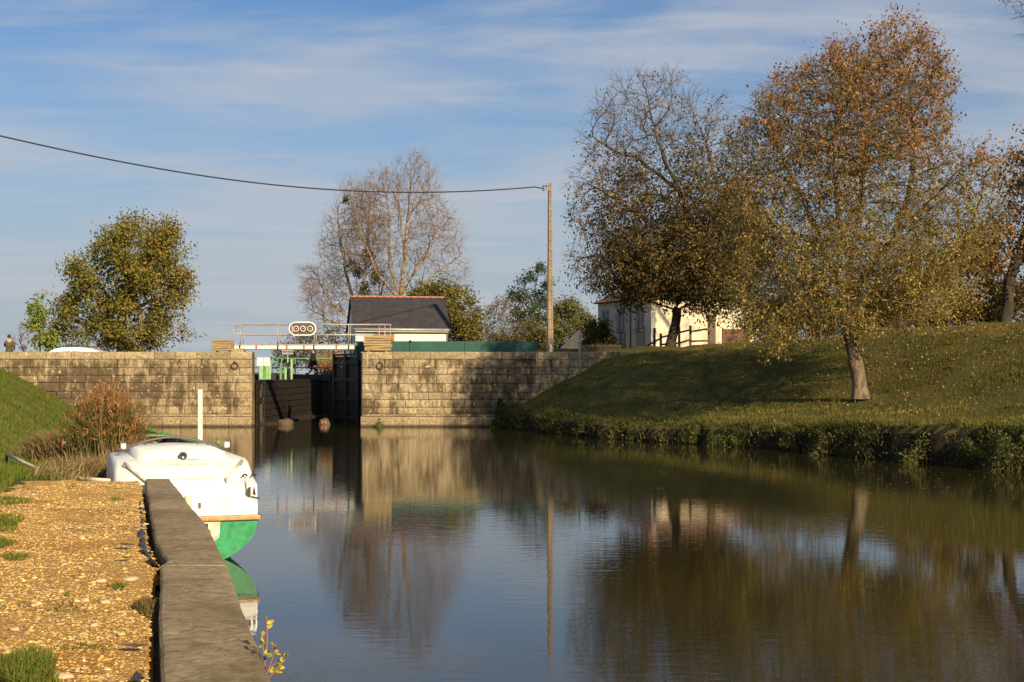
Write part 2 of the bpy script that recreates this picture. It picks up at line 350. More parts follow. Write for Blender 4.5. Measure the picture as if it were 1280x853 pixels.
# ------------------------------------------------------------ terrain
WALL_Y = 70.0; WALL_TOP = 3.68
RB = [(-1.1, 71.0), (-0.85, 70.0), (3.53, 57), (7.46, 51), (9.48, 46.8), (10.9, 42.3), (12.5, 39.7), (13.8, 37.0), (17, 30), (20, 20), (22, 5), (22, -60)]
LB = [(-4.95, 19.3), (-6.0, 20.6), (-7.4, 25), (-9.8, 35), (-13.6, 50), (-18.9, 71)]
KERB_L = [(-1.50, 6.1), (-2.566, 10.37), (-2.99, 11.9), (-4.93, 19.1)]
def kerb_left_x(y): return np.interp(y, [-30, 6.36, 10.37, 10.371, 11.9, 19.1], [7.6, -1.574, -2.566, -2.50, -2.99, -4.93])
def kerb_right_x(y): return np.interp(y, [-30, 6.36, 9.61, 12.62, 19.03], [8.1, -1.077, -1.889, -2.676, -4.58])
def H(x, y):
    x = np.asarray(x, float); y = np.asarray(y, float)
    x, y = np.broadcast_arrays(x, y)
    z = np.full(x.shape, -1.2)
    # right bank
    d, a, s = pdist(x, y, RB); d = d * s; ins = d > -.45
    wallish = 1 - sst(4, 17, a)
    near = np.interp(d, [.55, .95, 1.2, 2.8, 4.9, 7, 10, 40], [-0.9, .85, 1.05, 2.1, 3.25, 3.65, 4.0, 4.3])
    lip = np.interp(a, [0, 15, 25, 33, 60], [.45, .5, .62, .95, .95])
    far = np.interp(d, [.55, 1.0, 1.2, 4, 6.2, 8.6, 11, 13, 18, 60], [-0.9, 0.84, 0.9, 1.25, 1.85, 3.0, 4.05, 4.35, 4.75, 5.0])
    far = np.where((d < 1.6) & (far > 0), far * (lip / .7) ** np.clip((1.6 - d) / .6, 0, 1), far)
    zr = near * wallish + far * (1 - wallish) + (wob(x, y, 1.4) * 0.11 + wob(y + 4, x, .75) * .05) * sst(1, 2.6, d)
    # beyond the wall the ground to the right of the lock is level
    z = np.where(ins & (y < 70.3), zr, z)
    plat = np.where(x > -1.1, np.maximum(3.35, zr), 3.35)
    z = np.where((y >= 70.3) & (x > -7.25), plat, z)
    # left bank
    d, a, s = pdist(x, y, LB); ins = (s > 0) & (y >= 19.0)
    nearp = np.interp(d, [.5, .95, 1.05, 2.0, 4.5, 8, 20], [-.9, .88, .95, 1.15, 1.75, 2.75, 3.2])
    farp = np.interp(d, [.5, .95, 2.2, 6.0, 8.5, 20], [-.9, .35, .60, 2.75, 3.05, 3.2])
    w = sst(2, 28, a)
    zl = nearp * (1 - w) + farp * w + wob(x, y, 1.6) * 0.07 * sst(1, 2.2, d)
    z = np.where(ins & (y < 70.3), zl, z)
    # beside the quay
    dk = kerb_left_x(y) - x
    q = np.interp(dk, [0, .9, 1.3, 1.6, 3.0, 7, 14], [-1.2, -1.2, 1.05, 1.075, 1.2, 2.2, 3.2]) + wob(x, y, 1.6) * 0.03 * sst(1.6, 3, dk)
    bl = sst(19.0, 23.0, y)
    z = np.where((y < 19.3) & (dk > 0.0), q, z)
    z = np.where(ins & (y >= 19.0) & (y < 23.0) & (dk > 0.3), q * (1 - bl) + zl * bl, z)
    # behind the left wing wall
    z = np.where((y >= 70.3) & (x < -13.1), np.where((y < 95) & (x > -19.5), 2.16, np.where(x > -19.5, 2.55, 2.75)), z)
    z = np.where((y >= 70.3) & (y < 103.2) & (x >= -13.1) & (x <= -7.25), -1.2, z)
    z = np.where((y >= 103.2) & (x >= -14) & (x <= -7), 1.5, z)
    far_ = sst(110, 170, y) * (x < 4)
    z = z * (1 - far_) + 2.45 * far_
    return z
def build_ground():
    xs = np.concatenate([[-4000, -1500, -500, -200, -100, -60, -45], np.arange(-36, -20, 1.0), np.arange(-20, 26, 0.4), np.arange(26, 44, 1.0), [50, 65, 90, 150, 400, 1500, 4000]])
    ys = np.concatenate([[-400, -150, -60, -20, -5], np.arange(0, 70, 0.4), [70.05, 70.28, 70.32, 70.8], np.arange(71.5, 94.9, 0.8), [94.95, 95.05], np.arange(96, 103.2, 0.8), [103.15, 103.25], np.arange(104, 140, 2.0), [150, 170, 200, 300, 600, 1500, 5000]])
    X, Y = np.meshgrid(xs, ys); Z = H(X, Y)
    V = np.stack([X, Y, Z], -1).reshape(-1, 3); nx, ny = len(xs), len(ys)
    i = np.arange(nx - 1)[None, :] + nx * np.arange(ny - 1)[:, None]; i = i.ravel()
    Fc = np.stack([i, i + 1, i + nx + 1, i + nx], -1)
    m, nt, bs = new_mat('grassy_ground')
    p = pos_map(nt); n1 = noise(nt, p, 0.7, 6, .6); n2 = noise(nt, p, 9, 6, .7)
    c = mixc(nt, rng_(nt, n1, .35, .65), (0.075, 0.085, 0.016), (0.115, 0.10, 0.028))
    c = mixc(nt, rng_(nt, n2, .4, .75, 0, .7), c, (0.07, 0.05, 0.025))
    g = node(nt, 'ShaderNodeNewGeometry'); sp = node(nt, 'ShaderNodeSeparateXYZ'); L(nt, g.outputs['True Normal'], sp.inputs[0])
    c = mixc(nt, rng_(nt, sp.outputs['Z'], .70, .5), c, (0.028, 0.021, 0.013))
    L(nt, c, bs.inputs['Base Color']); bs.inputs['Roughness'].default_value = 0.95; bs.inputs['Specular IOR Level'].default_value = .1
    bump(nt, bs, n2, 0.8, 0.05)
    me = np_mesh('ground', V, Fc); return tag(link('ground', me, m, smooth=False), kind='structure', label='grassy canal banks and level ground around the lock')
build_ground()

def water_mat():
    m, nt, bs = new_mat('canal_water')
    bs.inputs['Base Color'].default_value = (0.024, 0.021, 0.007, 1); bs.inputs['Roughness'].default_value = 0.02
    bs.inputs['IOR'].default_value = 1.33; bs.inputs['Specular IOR Level'].default_value = 0.5
    p = pos_map(nt, (1.0, 2.6, 1)); a = noise(nt, p, 2.4, 3, .5, .4)
    p2 = pos_map(nt, (1.0, 2.0, 1)); b = noise(nt, p2, 9.0, 2, .5, .2)
    big = noise(nt, pos_map(nt, (1, .5, 1)), .16, 3, .5)
    amp = rng_(nt, big, .35, .65, .35, 1.0)
    h = mth(nt, 'MULTIPLY', mth(nt, 'ADD', a, mth(nt, 'MULTIPLY', b, .22)), amp)
    bump(nt, bs, h, 0.075, 0.03)
    return m
M['water'] = water_mat()
mb = MB(); mb.add([(-40, -120, 0), (60, -120, 0), (60, 103, 0), (-40, 103, 0)], [(0, 1, 2, 3)])
tag(mb.build('canal_water', M['water']), 'calm dark canal water with fine ripples', kind='structure')
mb = MB(); mb.add([(-16, 104.2, 2.0), (-4, 104.2, 2.0), (-2, 170, 2.0), (-14, 170, 2.0)], [(0, 1, 2, 3)])
tag(mb.build('upper_canal_water', M['water']), 'canal water above the lock', kind='structure')
# ============================================================ QUAY in the foreground
def quay():
    q = 1.13
    ys = [3.0, 6.36, 10.37, 10.372, 11.9, 15, 19.05]
    qw = MB()      # retaining wall body under the coping
    def xr(y): return float(kerb_right_x(y)) - 0.03
    yy = [-30, 0, 3, 6.36, 9.61, 12.62, 15, 19.0]
    n = len(yy); vs = []
    for y in yy:
        r = xr(y); vs += [(r, y, -1.3), (r, y, q - .2), (r - 2.35, y, q - .2), (r - 2.35, y, -1.3)]
    fs = [(0, 1, 2, 3), tuple(4 * (n - 1) + k for k in (3, 2, 1, 0))]
    for i in range(n - 1):
        for k in range(4):
            k2 = (k + 1) % 4; fs.append((4 * i + k, 4 * (i + 1) + k, 4 * (i + 1) + k2, 4 * i + k2))
    qw.add(vs, fs); w = qw.build('quay_wall', M['mortar']); tag(w, 'low stone quay wall beside the gravel path under its grey coping', 'quay wall')
    # coping slabs: separate long weathered concrete slabs
    m, nt, bs = new_mat('weathered_grey_coping')
    p = pos_map(nt); n1 = noise(nt, p, 1.3, 8, .65, .4); n2 = noise(nt, p, 14, 8, .75); n3 = noise(nt, p, 70, 4, .7)
    c = mixc(nt, rng_(nt, n1, .35, .68), (0.40, 0.305, 0.185), (0.235, 0.175, 0.10))
    c = mixc(nt, rng_(nt, n2, .38, .70, 0, .75), c, (0.11, 0.08, 0.046))
    c = mixc(nt, rng_(nt, n3, .60, .74, 0, .55), c, (0.50, 0.43, 0.32))
    c = mixc(nt, rng_(nt, noise(nt, p, 2.7, 4, .5), .64, .74, 0, .6), c, (0.13, 0.14, 0.03))
    vo = node(nt, 'ShaderNodeTexVoronoi', feature='DISTANCE_TO_EDGE'); vo.inputs['Scale'].default_value = .9; wp = node(nt, 'ShaderNodeVectorMath', operation='ADD'); L(nt, p, wp.inputs[0]); nw = node(nt, 'ShaderNodeTexNoise'); nw.inputs['Scale'].default_value = 3; L(nt, p, nw.inputs[0]); L(nt, nw.outputs['Color'], wp.inputs[1]); L(nt, wp.outputs[0], vo.inputs[0])
    crack = rng_(nt, vo.outputs['Distance'], .007, .0, 0, .4); c = mixc(nt, crack, c, (0.05, .04, .025))
    c = mixc(nt, rng_(nt, noise(nt, p, 5.5, 3, .6), .66, .70, 0, .6), c, (0.46, 0.42, 0.33))
    L(nt, c, bs.inputs['Base Color']); bs.inputs['Roughness'].default_value = .92; bs.inputs['Specular IOR Level'].default_value = .15
    bump(nt, bs, mth(nt, 'SUBTRACT', mth(nt, 'ADD', n2, mth(nt, 'MULTIPLY', n3, .5)), crack), .6, .010)
    M['grey_coping'] = m
    segs = [(-6.0, -2.0), (-1.98, 1.9), (1.92, 6.1), (6.12, 10.34), (10.36, 14.7), (14.71, 19.06)]
    for si, (a, b) in enumerate(segs):
        st = 26 if b > 5 else 6; rows = []; mbq = MB(); nx = 7
        for i in range(st + 1):
            y = a + (b - a) * i / st; l, r = float(kerb_left_x(y + (1e-3 if a > 10 else -1e-3))), float(kerb_right_x(y))
            l += .005 * math.sin(y * 2.1) + .003 * math.sin(y * 9.0); r += .005 * math.sin(y * 1.9 + 1) + .003 * math.sin(y * 8)
            if i == st: l += 0.0
            for j in range(nx):
                t = (0, .035, .1, .5, .9, .965, 1)[j]; x = l + (r - l) * t; e = min(t, 1 - t)
                z = q - (0.02 if e == 0 else (.004 if j in (1, 5) else 0)) + .0012 * math.sin(x * 9 + y * 3)
                if i in (0, st): z -= .012
                if si == 4: z += .006
                mbq.v.append((x, y, z))
        for i in range(st):
            for j in range(nx - 1):
                k = i * nx + j; mbq.f.append((k, k + 1, k + nx + 1, k + nx))
        tn = len(mbq.v)
        # skirt down both sides and ends
        border = [j for j in range(nx)] + [i * nx + nx - 1 for i in range(1, st + 1)] + [st * nx + j for j in range(nx - 2, -1, -1)] + [i * nx for i in range(st - 1, 0, -1)]
        for k in border: x, y, z = mbq.v[k]; mbq.v.append((x, y, q - .21))
        nb = len(border)
        for k in range(nb): k2 = (k + 1) % nb; mbq.f.append((border[k2], border[k], tn + k, tn + k2))
        o = mbq.build('coping_slab', M['grey_coping'], w)
    # gravel path
    m, nt, bs = new_mat('orange_gravel')
    p = pos_map(nt); v1 = node(nt, 'ShaderNodeTexVoronoi'); v1.inputs['Scale'].default_value = 38; L(nt, p, v1.inputs[0])
    n1 = noise(nt, p, 1.1, 5, .6); n2 = noise(nt, p, 24, 8, .75)
    c = mixc(nt, rng_(nt, n2, .3, .7), (0.46, 0.25, 0.065), (0.78, 0.48, 0.16))
    c = mixc(nt, rng_(nt, v1.outputs['Distance'], .2, .6, 0, .5), c, (0.22, 0.11, 0.035))
    c = mixc(nt, rng_(nt, n1, .56, .72, 0, .55), c, (0.12, 0.085, 0.03))
    c = mixc(nt, rng_(nt, noise(nt, p, .8, 3, .5), .56, .66, 0, .5), c, (0.42, 0.16, 0.035))
    L(nt, c, bs.inputs['Base Color']); bs.inputs['Roughness'].default_value = .95; bs.inputs['Specular IOR Level'].default_value = .1
    bump(nt, bs, mth(nt, 'ADD', n2, v1.outputs['Distance']), .9, .018)
    ys = np.concatenate([np.arange(-28, 4, 2.0), np.arange(4, 19.2, .09)]); cols = 34
    V = []
    for y in ys:
        l0 = float(kerb_left_x(y)) - .035; wdt = 2.15 + .12 * math.sin(y * 1.3)
        for j in range(cols):
            t = j / (cols - 1); x = l0 - wdt * t
            z = 1.082 + .012 * wob(x * 3, y * 3) + .006 * wob(x * 11, y * 11)
            if j == 0: z -= .10
            if j == cols - 1: z = 1.0
            V.append((x, y, float(z)))
    n = len(ys); i = (np.arange(cols - 1)[None, :] + cols * np.arange(n - 1)[:, None]).ravel()
    me = np_mesh('gravel_path', V, np.stack([i, i + 1, i + cols + 1, i + cols], -1)[:, ::-1])
    tag(link('gravel_path', me, m, smooth=True), 'orange gravel path along the quay', kind='structure')
    # loose gravel as geometry
    N = 60000; yy = 5.6 + (19.1 - 5.6) * RNG.random(N) ** 1.25; xx = kerb_left_x(yy) - .05 - 2.05 * RNG.random(N)
    sz = .0035 + .008 * RNG.random(N) ** 2.5; big = RNG.random(N) < .007; sz = np.where(big, sz + .016, sz)
    base = np.array([[1, 0, 0], [0, 1, 0], [-1, 0, 0], [0, -1, 0], [0, 0, 1.0], [.45, .45, .75], [-.5, .4, .7], [.0, -.6, .75]])
    fs = np.array([[0, 1, 5], [1, 2, 6], [2, 3, 7], [3, 0, 7], [0, 5, 4], [5, 1, 4], [1, 6, 4], [6, 2, 4], [2, 7, 4], [0, 4, 7]])
    ang = RNG.random(N) * 2 * PI; ca, sa = np.cos(ang)[:, None], np.sin(ang)[:, None]
    B = base[None] * (1 + .35 * (RNG.random((N, 8, 3)) - .5)); B[:, :, 0] *= (1 + .5 * RNG.random(N))[:, None]; B[:, :, 2] *= (.35 + .35 * RNG.random(N))[:, None]
    X = (B[:, :, 0] * ca - B[:, :, 1] * sa) * sz[:, None] + xx[:, None]; Y = (B[:, :, 0] * sa + B[:, :, 1] * ca) * sz[:, None] + yy[:, None]
    Z = B[:, :, 2] * sz[:, None] + 1.082 + (.012 * wob(xx * 3, yy * 3) + .006 * wob(xx * 11, yy * 11))[:, None]
    pal = np.array([[.80, .55, .18], [.70, .43, .12], [.84, .62, .27], [.52, .30, .08], [.76, .56, .27], [.64, .34, .08], [.46, .33, .17]])
    col = pal[RNG.integers(0, 7, N)] * (.75 + .45 * RNG.random((N, 1)))
    pt = np.clip(wob(xx * 2.2, yy * 1.3, 1) * 1.3 + .4 * wob(xx * 7, yy * 5, 1) - .15, 0, .75)[:, None]; col = col * (1 - pt) + col * np.array([.52, .50, .42]) * pt
    me = np_mesh('gravel', np.stack([X, Y, Z], -1).reshape(-1, 3), (fs[None] + 8 * np.arange(N)[:, None, None]).reshape(-1, 3), np.repeat(col, 8, 0))
    tag(link('gravel', me, M['gravel_stone']), 'loose orange and cream gravel on the path', kind='stuff')
    # larger stones that can be picked out
    spots = [(126, 726, .05, 'pale stone on the gravel, left of the grass tuft at mid path'), (106, 750, .045, 'round cream stone on the gravel near the left'), (131, 752, .058, 'largest cream stone on the gravel, mid path'),
             (164, 724, .07, 'flat pale stone half sunk beside the black liner'), (118, 781, .045, 'pale stone low on the path between moss patches'), (44, 756, .04, 'small pale stone near the left edge of the gravel'),
             (78, 845, .07, 'pale stone at the lower edge behind the grass tuft'), (18, 786, .045, 'pale stone at the far left of the gravel'), (152, 792, .035, 'small cream stone below the dry grass by the kerb'), (30, 832, .04, 'stone in the lower grass tuft')]
    for px, py, r, lb in spots:
        D = 1.41 * F / (py - HY); x = XW(px, D)
        b = MB(); b.ball((0, 0, 0), 1, 9, 6)
        b.v = [(vx * (1 + .18 * math.sin(5 * vy + px)), vy * (1 + .15 * math.cos(4 * vx + py)), vz * .5 + .08 * math.sin(3 * vx + 4 * vy)) for vx, vy, vz in b.v]
        o = b.build('stone', None, None, True); o.scale = (r * .85, r * .6, r * .55); o.location = (x, D, 1.087); o.rotation_euler = (0, 0, px)
        if 'cream_stone' not in M: M['cream_stone'] = simple('cream_limestone', (0.62, 0.47, 0.27), .9, .25, 25, bmp=.3)
        o.data.materials.append(M['cream_stone']); tag(o, lb, 'stone', 'larger stones on the gravel path')
    # dead leaves
    for px, py, r, lb in [(158, 686, .085, 'large dark brown dead leaf curled on the gravel'), (157, 702, .055, 'smaller dead leaf just below the large one'), (168, 815, .07, 'grey brown dead leaf beside the kerb at the lower edge'), (4, 838, .05, 'orange dead leaf caught in the lower left grass tuft')]:
        D = 1.41 * F / (py - HY); b = MB(); prof = [(-1, 0), (-.6, .35), (0, .5), (.5, .4), (1, .02), (.5, -.4), (0, -.5), (-.6, -.3)]
        vs = [(0, 0, .0)] + [(x, y * (1 + .2 * math.sin(7 * x)), .28 * abs(y) + .22 * x * x + .1 * math.sin(6 * y + x * 4)) for x, y in prof]
        b.add(vs, [(0, 1 + i, 1 + (i + 1) % 8) for i in range(8)])
        col = (0.42, .15, .06) if px < 50 else (0.085, .055, .04)
        o = b.build('dead_leaf', simple('dead_leaf_brown', col, .8, .3, 30)); o.scale = (r, r, r); o.location = (XW(px, D), D, 1.115); o.rotation_euler = (.1, 0, .35)
        tag(o, lb, 'leaf')
    # black plastic liner folded up along the kerb
    def liner(segs, lb):
        b = MB(); n = 0
        for (y, lean, h) in segs:
            l = float(kerb_left_x(y))
            for k in range(5):
                t = k / 4; b.v.append((l - .035 - lean * math.sin(t * 2.3) - .012 * math.sin(y * 23 + k), y, 1.02 + h * math.sin(t * 2.2) * (1 if t < .75 else .8)))
            n += 1
        for i in range(n - 1):
            for k in range(4): a = i * 5 + k; b.f.append((a, a + 1, a + 6, a + 5))
        o = b.build('plastic_liner', M['liner'], None, True); tag(o, lb, 'liner'); md = o.modifiers.new('thick', 'SOLIDIFY'); md.thickness = .004
    liner([(10.55 + i * .22, .05 + .055 * abs(math.sin(i * 1.3)), .10 + .035 * math.sin(i * 2.1)) for i in range(12)], 'crumpled black plastic liner sticking up where the coping bends')
    liner([(13.2 + i * .2, .03 + .04 * abs(math.sin(i * 1.7)), .075 + .02 * math.sin(i * 2.7)) for i in range(16)], 'thin black plastic liner edge along the far coping slab')
    liner([(5.2 + i * .16, .05 + .05 * abs(math.sin(i * .9)), .11 + .03 * math.sin(i * 1.1)) for i in range(11)], 'black plastic liner flap beside the kerb at the lower edge')
quay()

# ============================================================ masonry
def stone_meshes(mat, n=4, bev=.022):
    out = []
    for i in range(n):
        r = random.Random(50 + i); v = []
        for (x, z) in ((-.5, -.5), (.5, -.5), (.5, .5), (-.5, .5)): v.append((x, .1, z))
        for (x, z) in ((-.5, -.5), (.5, -.5), (.5, .5), (-.5, .5)): v.append((x, .0, z))
        ins = .035
        for (x, z) in ((-.5, -.5), (.5, -.5), (.5, .5), (-.5, .5)):
            v.append((x - math.copysign(ins * .6 * (1 + r.random()), x), -.016 - .014 * r.random(), z - math.copysign(.045 * (1 + .6 * r.random()), z)))
        v.append((r.uniform(-.15, .15), -.045 - .012 * r.random(), r.uniform(-.1, .1)))
        f = []
        for k in range(4):
            k2 = (k + 1) % 4; f.append((k, k2, 4 + k2, 4 + k)); f.append((4 + k, 4 + k2, 8 + k2, 8 + k)); f.append((8 + k, 8 + k2, 12))
        me = bpy.data.meshes.new('stone'); me.from_pydata(v, [], f); me.materials.append(mat); me.update(); out.append(me)
    return out
def lay_courses(parent, x0, x1, yface, courses, meshes, wmin, wmax, rnd, keep=None, cap=None, jit=.02):
    """courses: list of (z_bottom, z_top[, wmin, wmax, meshes, proud]) ; every block an object of its own"""
    for c in courses:
        z0, z1 = c[0], c[1]; a, b = (c[2], c[3]) if len(c) > 2 and c[2] else (wmin, wmax); ms = c[4] if len(c) > 4 and c[4] else meshes; proud = c[5] if len(c) > 5 else 0
        x = x0
        while x < x1 - .02:
            w = rnd.uniform(a, b) if not callable(a) else a(x, rnd)
            if x1 - (x + w) < a * .6 if not callable(a) else x1 - (x + w) < .25: w = x1 - x
            cx = x + w / 2; cz = (z0 + z1) / 2
            if keep is None or keep(cx, cz, w):
                o = bpy.data.objects.new('stone', rnd.choice(ms)); COL.objects.link(o); o.parent = parent
                o.location = (cx, yface - proud + rnd.uniform(-jit, jit), cz); o.scale = (w - .014, 1, z1 - z0 - .013)
            x += w
sm = stone_meshes(M['stone']); smr = stone_meshes(M['stone_right']); smc = stone_meshes(M['coping']); smp = stone_meshes(M['plinth'])
XL = XW(315, WALL_Y); XRt = XW(451, WALL_Y)          # lock opening
def terrain_under(cx, cz, w):
    z = H(np.array([cx]), np.array([69.6]))[0]; return cz + .25 > z
def wing_wall(left):
    e = empty('lock_wing_wall', (0, 0, 0))
    core = MB(); a, b = (-42, XL - .02) if left else (XRt + .02, 7.5)
    core.box(((a + b) / 2, WALL_Y + .44, 1.2), (b - a, .8, 4.9))
    o = core.build('wall_core', M['mortar'], e)
    rr = random.Random(77 if left else 78); hs = [.385 * rr.uniform(.84, 1.16) for _ in range(7)]; k_ = 7 * .385 / sum(hs); zz = [3.31]
    for h_ in hs: zz.append(zz[-1] - h_ * k_)
    cz = [(zz[i + 1], zz[i]) for i in range(7)]
    rnd = random.Random(3 if left else 5)
    # the lowest course of the face stands on the plinth
    zt = cz[-1][0]
    crs = [(3.31, 3.68, 1.0, 1.9, smc, .02)] + [(z0, z1) for z0, z1 in cz] + [(zt - .12, zt, .9, 1.7, smp, .05), (-.28, zt - .12, .75, 1.25, smp, .20)]
    x0, x1 = (-27.5, XL) if left else (XRt, 4.9)
    if left: lay_courses(e, x0, x1, WALL_Y, crs, sm, .62, 1.35, rnd, terrain_under)
    else:
        def ww(x, r): return r.uniform(.55, 1.25) if x < -1.3 else r.uniform(.34, .72)
        crs = [(3.31, 3.68, 1.0, 1.9, smc, .02)] + [(z0, z1, ww, 0) for z0, z1 in cz] + [(zt - .12, zt, .9, 1.7, smp, .05), (-.28, zt - .12, .75, 1.25, smp, .20)]
        lay_courses(e, x0, x1, WALL_Y, crs, smr, .5, 1.2, rnd, terrain_under)
    # cap top
    t = MB(); t.box(((a + b) / 2, WALL_Y + .42, 3.665), (b - a, .84, .03)); t.build('wall_top', M['coping'], e)
    # ledge of the plinth
    t = MB(); t.box(((max(a, -27.5) + b) / 2, WALL_Y - .06, zt - .19), (b - max(a, -27.5), .25, .10)); t.build('plinth_ledge', M['plinth'], e)
    # quoin side facing the lock
    for k in range(9):
        z0 = 3.68 - .42 * (k + 1); w_ = .75 if k % 2 else .45
    rx = 294 if left else 475; x = XW(rx, WALL_Y); z = ZW(457, WALL_Y)
    r = MB(); r.torus((x, WALL_Y - .10, z - .02), .16, .028, 'y', 18, 6); ro = r.build('mooring_ring', M['rust'], e, True)
    st = MB(); st.torus((x, WALL_Y - .06, z + .15), .06, .022, 'x', 12, 6); st.build('staple', M['rust'], ro, True)
    return e
lw = wing_wall(True); tag(lw, 'long pale stained granite wing wall left of the lock opening', 'stone wall')
rw = wing_wall(False); tag(rw, 'granite wing wall right of the lock opening running into the bank', 'stone wall')
# dark strip painted as the shade in the stop-log groove beside the lock mouth
g = MB(); g.box((XRt + .07, WALL_Y - .075, 1.85), (.05, .05, 3.6)); g.build('groove_shade_strip', M['dark_timber'], rw)

# chamber walls
def chamber():
    cl = empty('lock_chamber_wall', (XL, 71, 0)); tag(cl, 'dark shaded chamber wall with ladder recess on the left side of the lock', 'lock wall')
    b = MB(); b.box((-.35, 16.4, .35), (.7, 32, 3.55)); b.build('wall_core', M['mortar'], cl)
    # blocks joined: seen too obliquely to pick apart singly
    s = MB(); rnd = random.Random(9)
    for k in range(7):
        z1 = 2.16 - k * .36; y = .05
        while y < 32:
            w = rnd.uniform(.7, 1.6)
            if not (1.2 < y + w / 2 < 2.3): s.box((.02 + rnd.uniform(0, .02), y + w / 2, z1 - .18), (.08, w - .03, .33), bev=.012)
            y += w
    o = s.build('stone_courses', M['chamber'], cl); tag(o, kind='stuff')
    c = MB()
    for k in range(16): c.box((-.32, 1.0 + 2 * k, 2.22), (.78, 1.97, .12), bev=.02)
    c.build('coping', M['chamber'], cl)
    ld = MB()
    for dy in (1.45, 1.95): ld.tube([(.10, dy, -.6), (.10, dy, 2.2)], .025, 6)
    for k in range(9): ld.tube([(.10, 1.45, -.4 + .32 * k), (.10, 1.95, -.4 + .32 * k)], .018, 6)
    ld.build('ladder', M['dark_timber'], cl)
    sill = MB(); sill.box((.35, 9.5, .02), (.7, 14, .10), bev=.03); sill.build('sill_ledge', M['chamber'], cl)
    # moss / low green pieces on the coping
    cr = empty('lock_chamber_wall', (XRt, 71, 0)); tag(cr, 'chamber wall on the right side of the lock, hidden behind the open gate leaf', 'lock wall')
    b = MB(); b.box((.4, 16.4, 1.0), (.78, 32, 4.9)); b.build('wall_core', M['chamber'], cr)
    # open lower gate leaf
    g = empty('lock_gate', (XRt - .02, 71.6, 0), 0); tag(g, 'black timber gate leaf standing open in the lock mouth', 'lock gate')
    a = Vector((XW(451.5, 71.6) - g.location.x, 0, 0)); e = Vector((XW(420, 75.6) - g.location.x, 4.0, 0)); dv = (e - a); Lg = dv.length; rz = math.atan2(dv.y, dv.x)
    for k in range(11):
        t = (k + .5) / 11; c = a + dv * t; top = 3.55 - .05 * t if k < 3 else 3.50
        p = MB(); p.box((c.x, c.y, (top - .5) / 2), (Lg / 11 - .012, .10 + .02 * (k % 2), top + .5), rz=rz); p.build('plank', M['dark_timber'], g)
    nrm = Vector((dv.y, -dv.x, 0)).normalized()
    if nrm.x > 0: nrm = -nrm
    for z in (.35, 1.3, 2.3, 3.2):
        p = MB(); c = a + dv * .5 + nrm * .12; p.box((c.x, c.y, z), (Lg, .08, .18), rz=rz); p.build('cross_beam', M['dark_timber'], g)
    for t in (.02, .5, .98):
        c = a + dv * t + nrm * .14; p = MB(); p.box((c.x, c.y, 1.65), (.24, .10, 4.3), rz=rz); p.build('post', M['dark_timber'], g)
    c = a + dv * .5; p = MB(); p.box((c.x, c.y, 3.6), (Lg + .1, .42, .08), rz=rz); p.build('walkway_board', M['dark_timber'], g)
    # upper gate across the chamber end
    u = empty('lock_gate', (XL, 95.2, 0)); tag(u, 'dark upper gate closing the far end of the lock chamber', 'lock gate')
    p = MB(); p.box((2.65, 0, .9), (5.3, .5, 3.4)); p.build('gate_leaf', M['dark_timber'], u)
    # dark ledge the walker stands on
    l = empty('stone_ledge', (-16, 95.0, 0)); tag(l, 'dark stone step crossing behind the lock under the green railing', 'step')
    p = MB(); p.box((.4, .0, 2.37), (7.0, .5, .46), bev=.03); p.build('step_block', M['dark_timber'], l)
    p = MB(); p.box((4.0 + 1.6, .2, 2.50), (5.9, .7, .2), bev=.02); p.build('walkway_plank', M['dark_timber'], l)
chamber()
# ============================================================ bank faces (finer than the ground sheet)
def resample(poly, step):
    P = [Vector((*p, 0)) for p in poly]; out = []
    for i in range(len(P) - 1):
        p0, p1, p2, p3 = P[max(i - 1, 0)], P[i], P[i + 1], P[min(i + 2, len(P) - 1)]
        n = max(1, int((p2 - p1).length / step))
        for k in range(n):
            t = k / n; out.append(p1.lerp(p2, t) * .5 + .5 * (.5 * ((2 * p1) + (-p0 + p2) * t + (2 * p0 - 5 * p1 + 4 * p2 - p3) * t * t + (-p0 + 3 * p1 - 3 * p2 + p3) * t ** 3)))
    out.append(P[-1]); return out
def bank_face(poly, name, label, sgn=1):
    pts = resample(poly, .22); n = len(pts); V = []; prof = [(-.05, -.5), (.0, -.05), (.03, .2), (.10, .5), (.22, .8), (.42, 1.0), (.8, 1.0), (1.3, 1.0)]
    for i, p in enumerate(pts):
        t = (pts[min(i + 1, n - 1)] - pts[max(i - 1, 0)]).normalized(); nr = Vector((-t.y, t.x, 0)) * sgn
        j = .10 * math.sin(i * .37) + .08 * math.sin(i * .91 + 1) + .05 * math.sin(i * 2.3)
        for k, (s, f) in enumerate(prof):
            s2 = s + j * (1 if s < .5 else (1.3 - s)) + .03 * math.sin(i * 3.1 + k * 2)
            q = p + nr * s2; zt = float(H(np.array([(p + nr * 1.1).x]), np.array([(p + nr * 1.1).y]))[0]); ze = float(H(np.array([(p + nr * max(s, 1.3)).x]), np.array([(p + nr * max(s, 1.3)).y]))[0])
            z = f if f < 0 else (zt * .93 * f if k < 5 else zt * .93 + (ze - zt * .93) * max(0, (s - .42)) / .88 + .02 - (.06 if k == 7 else 0))
            V.append((q.x, q.y, z))
    m = len(prof); i = (np.arange(m - 1)[None, :] + m * np.arange(n - 1)[:, None]).ravel()
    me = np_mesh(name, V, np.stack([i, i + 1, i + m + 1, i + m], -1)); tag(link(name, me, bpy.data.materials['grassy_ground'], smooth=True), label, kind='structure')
bank_face([p for p in RB if p[1] > -20], 'right_bank_edge', 'undercut edge of the right bank')
bank_face(LB, 'left_bank_edge', 'edge of the left bank at the water')

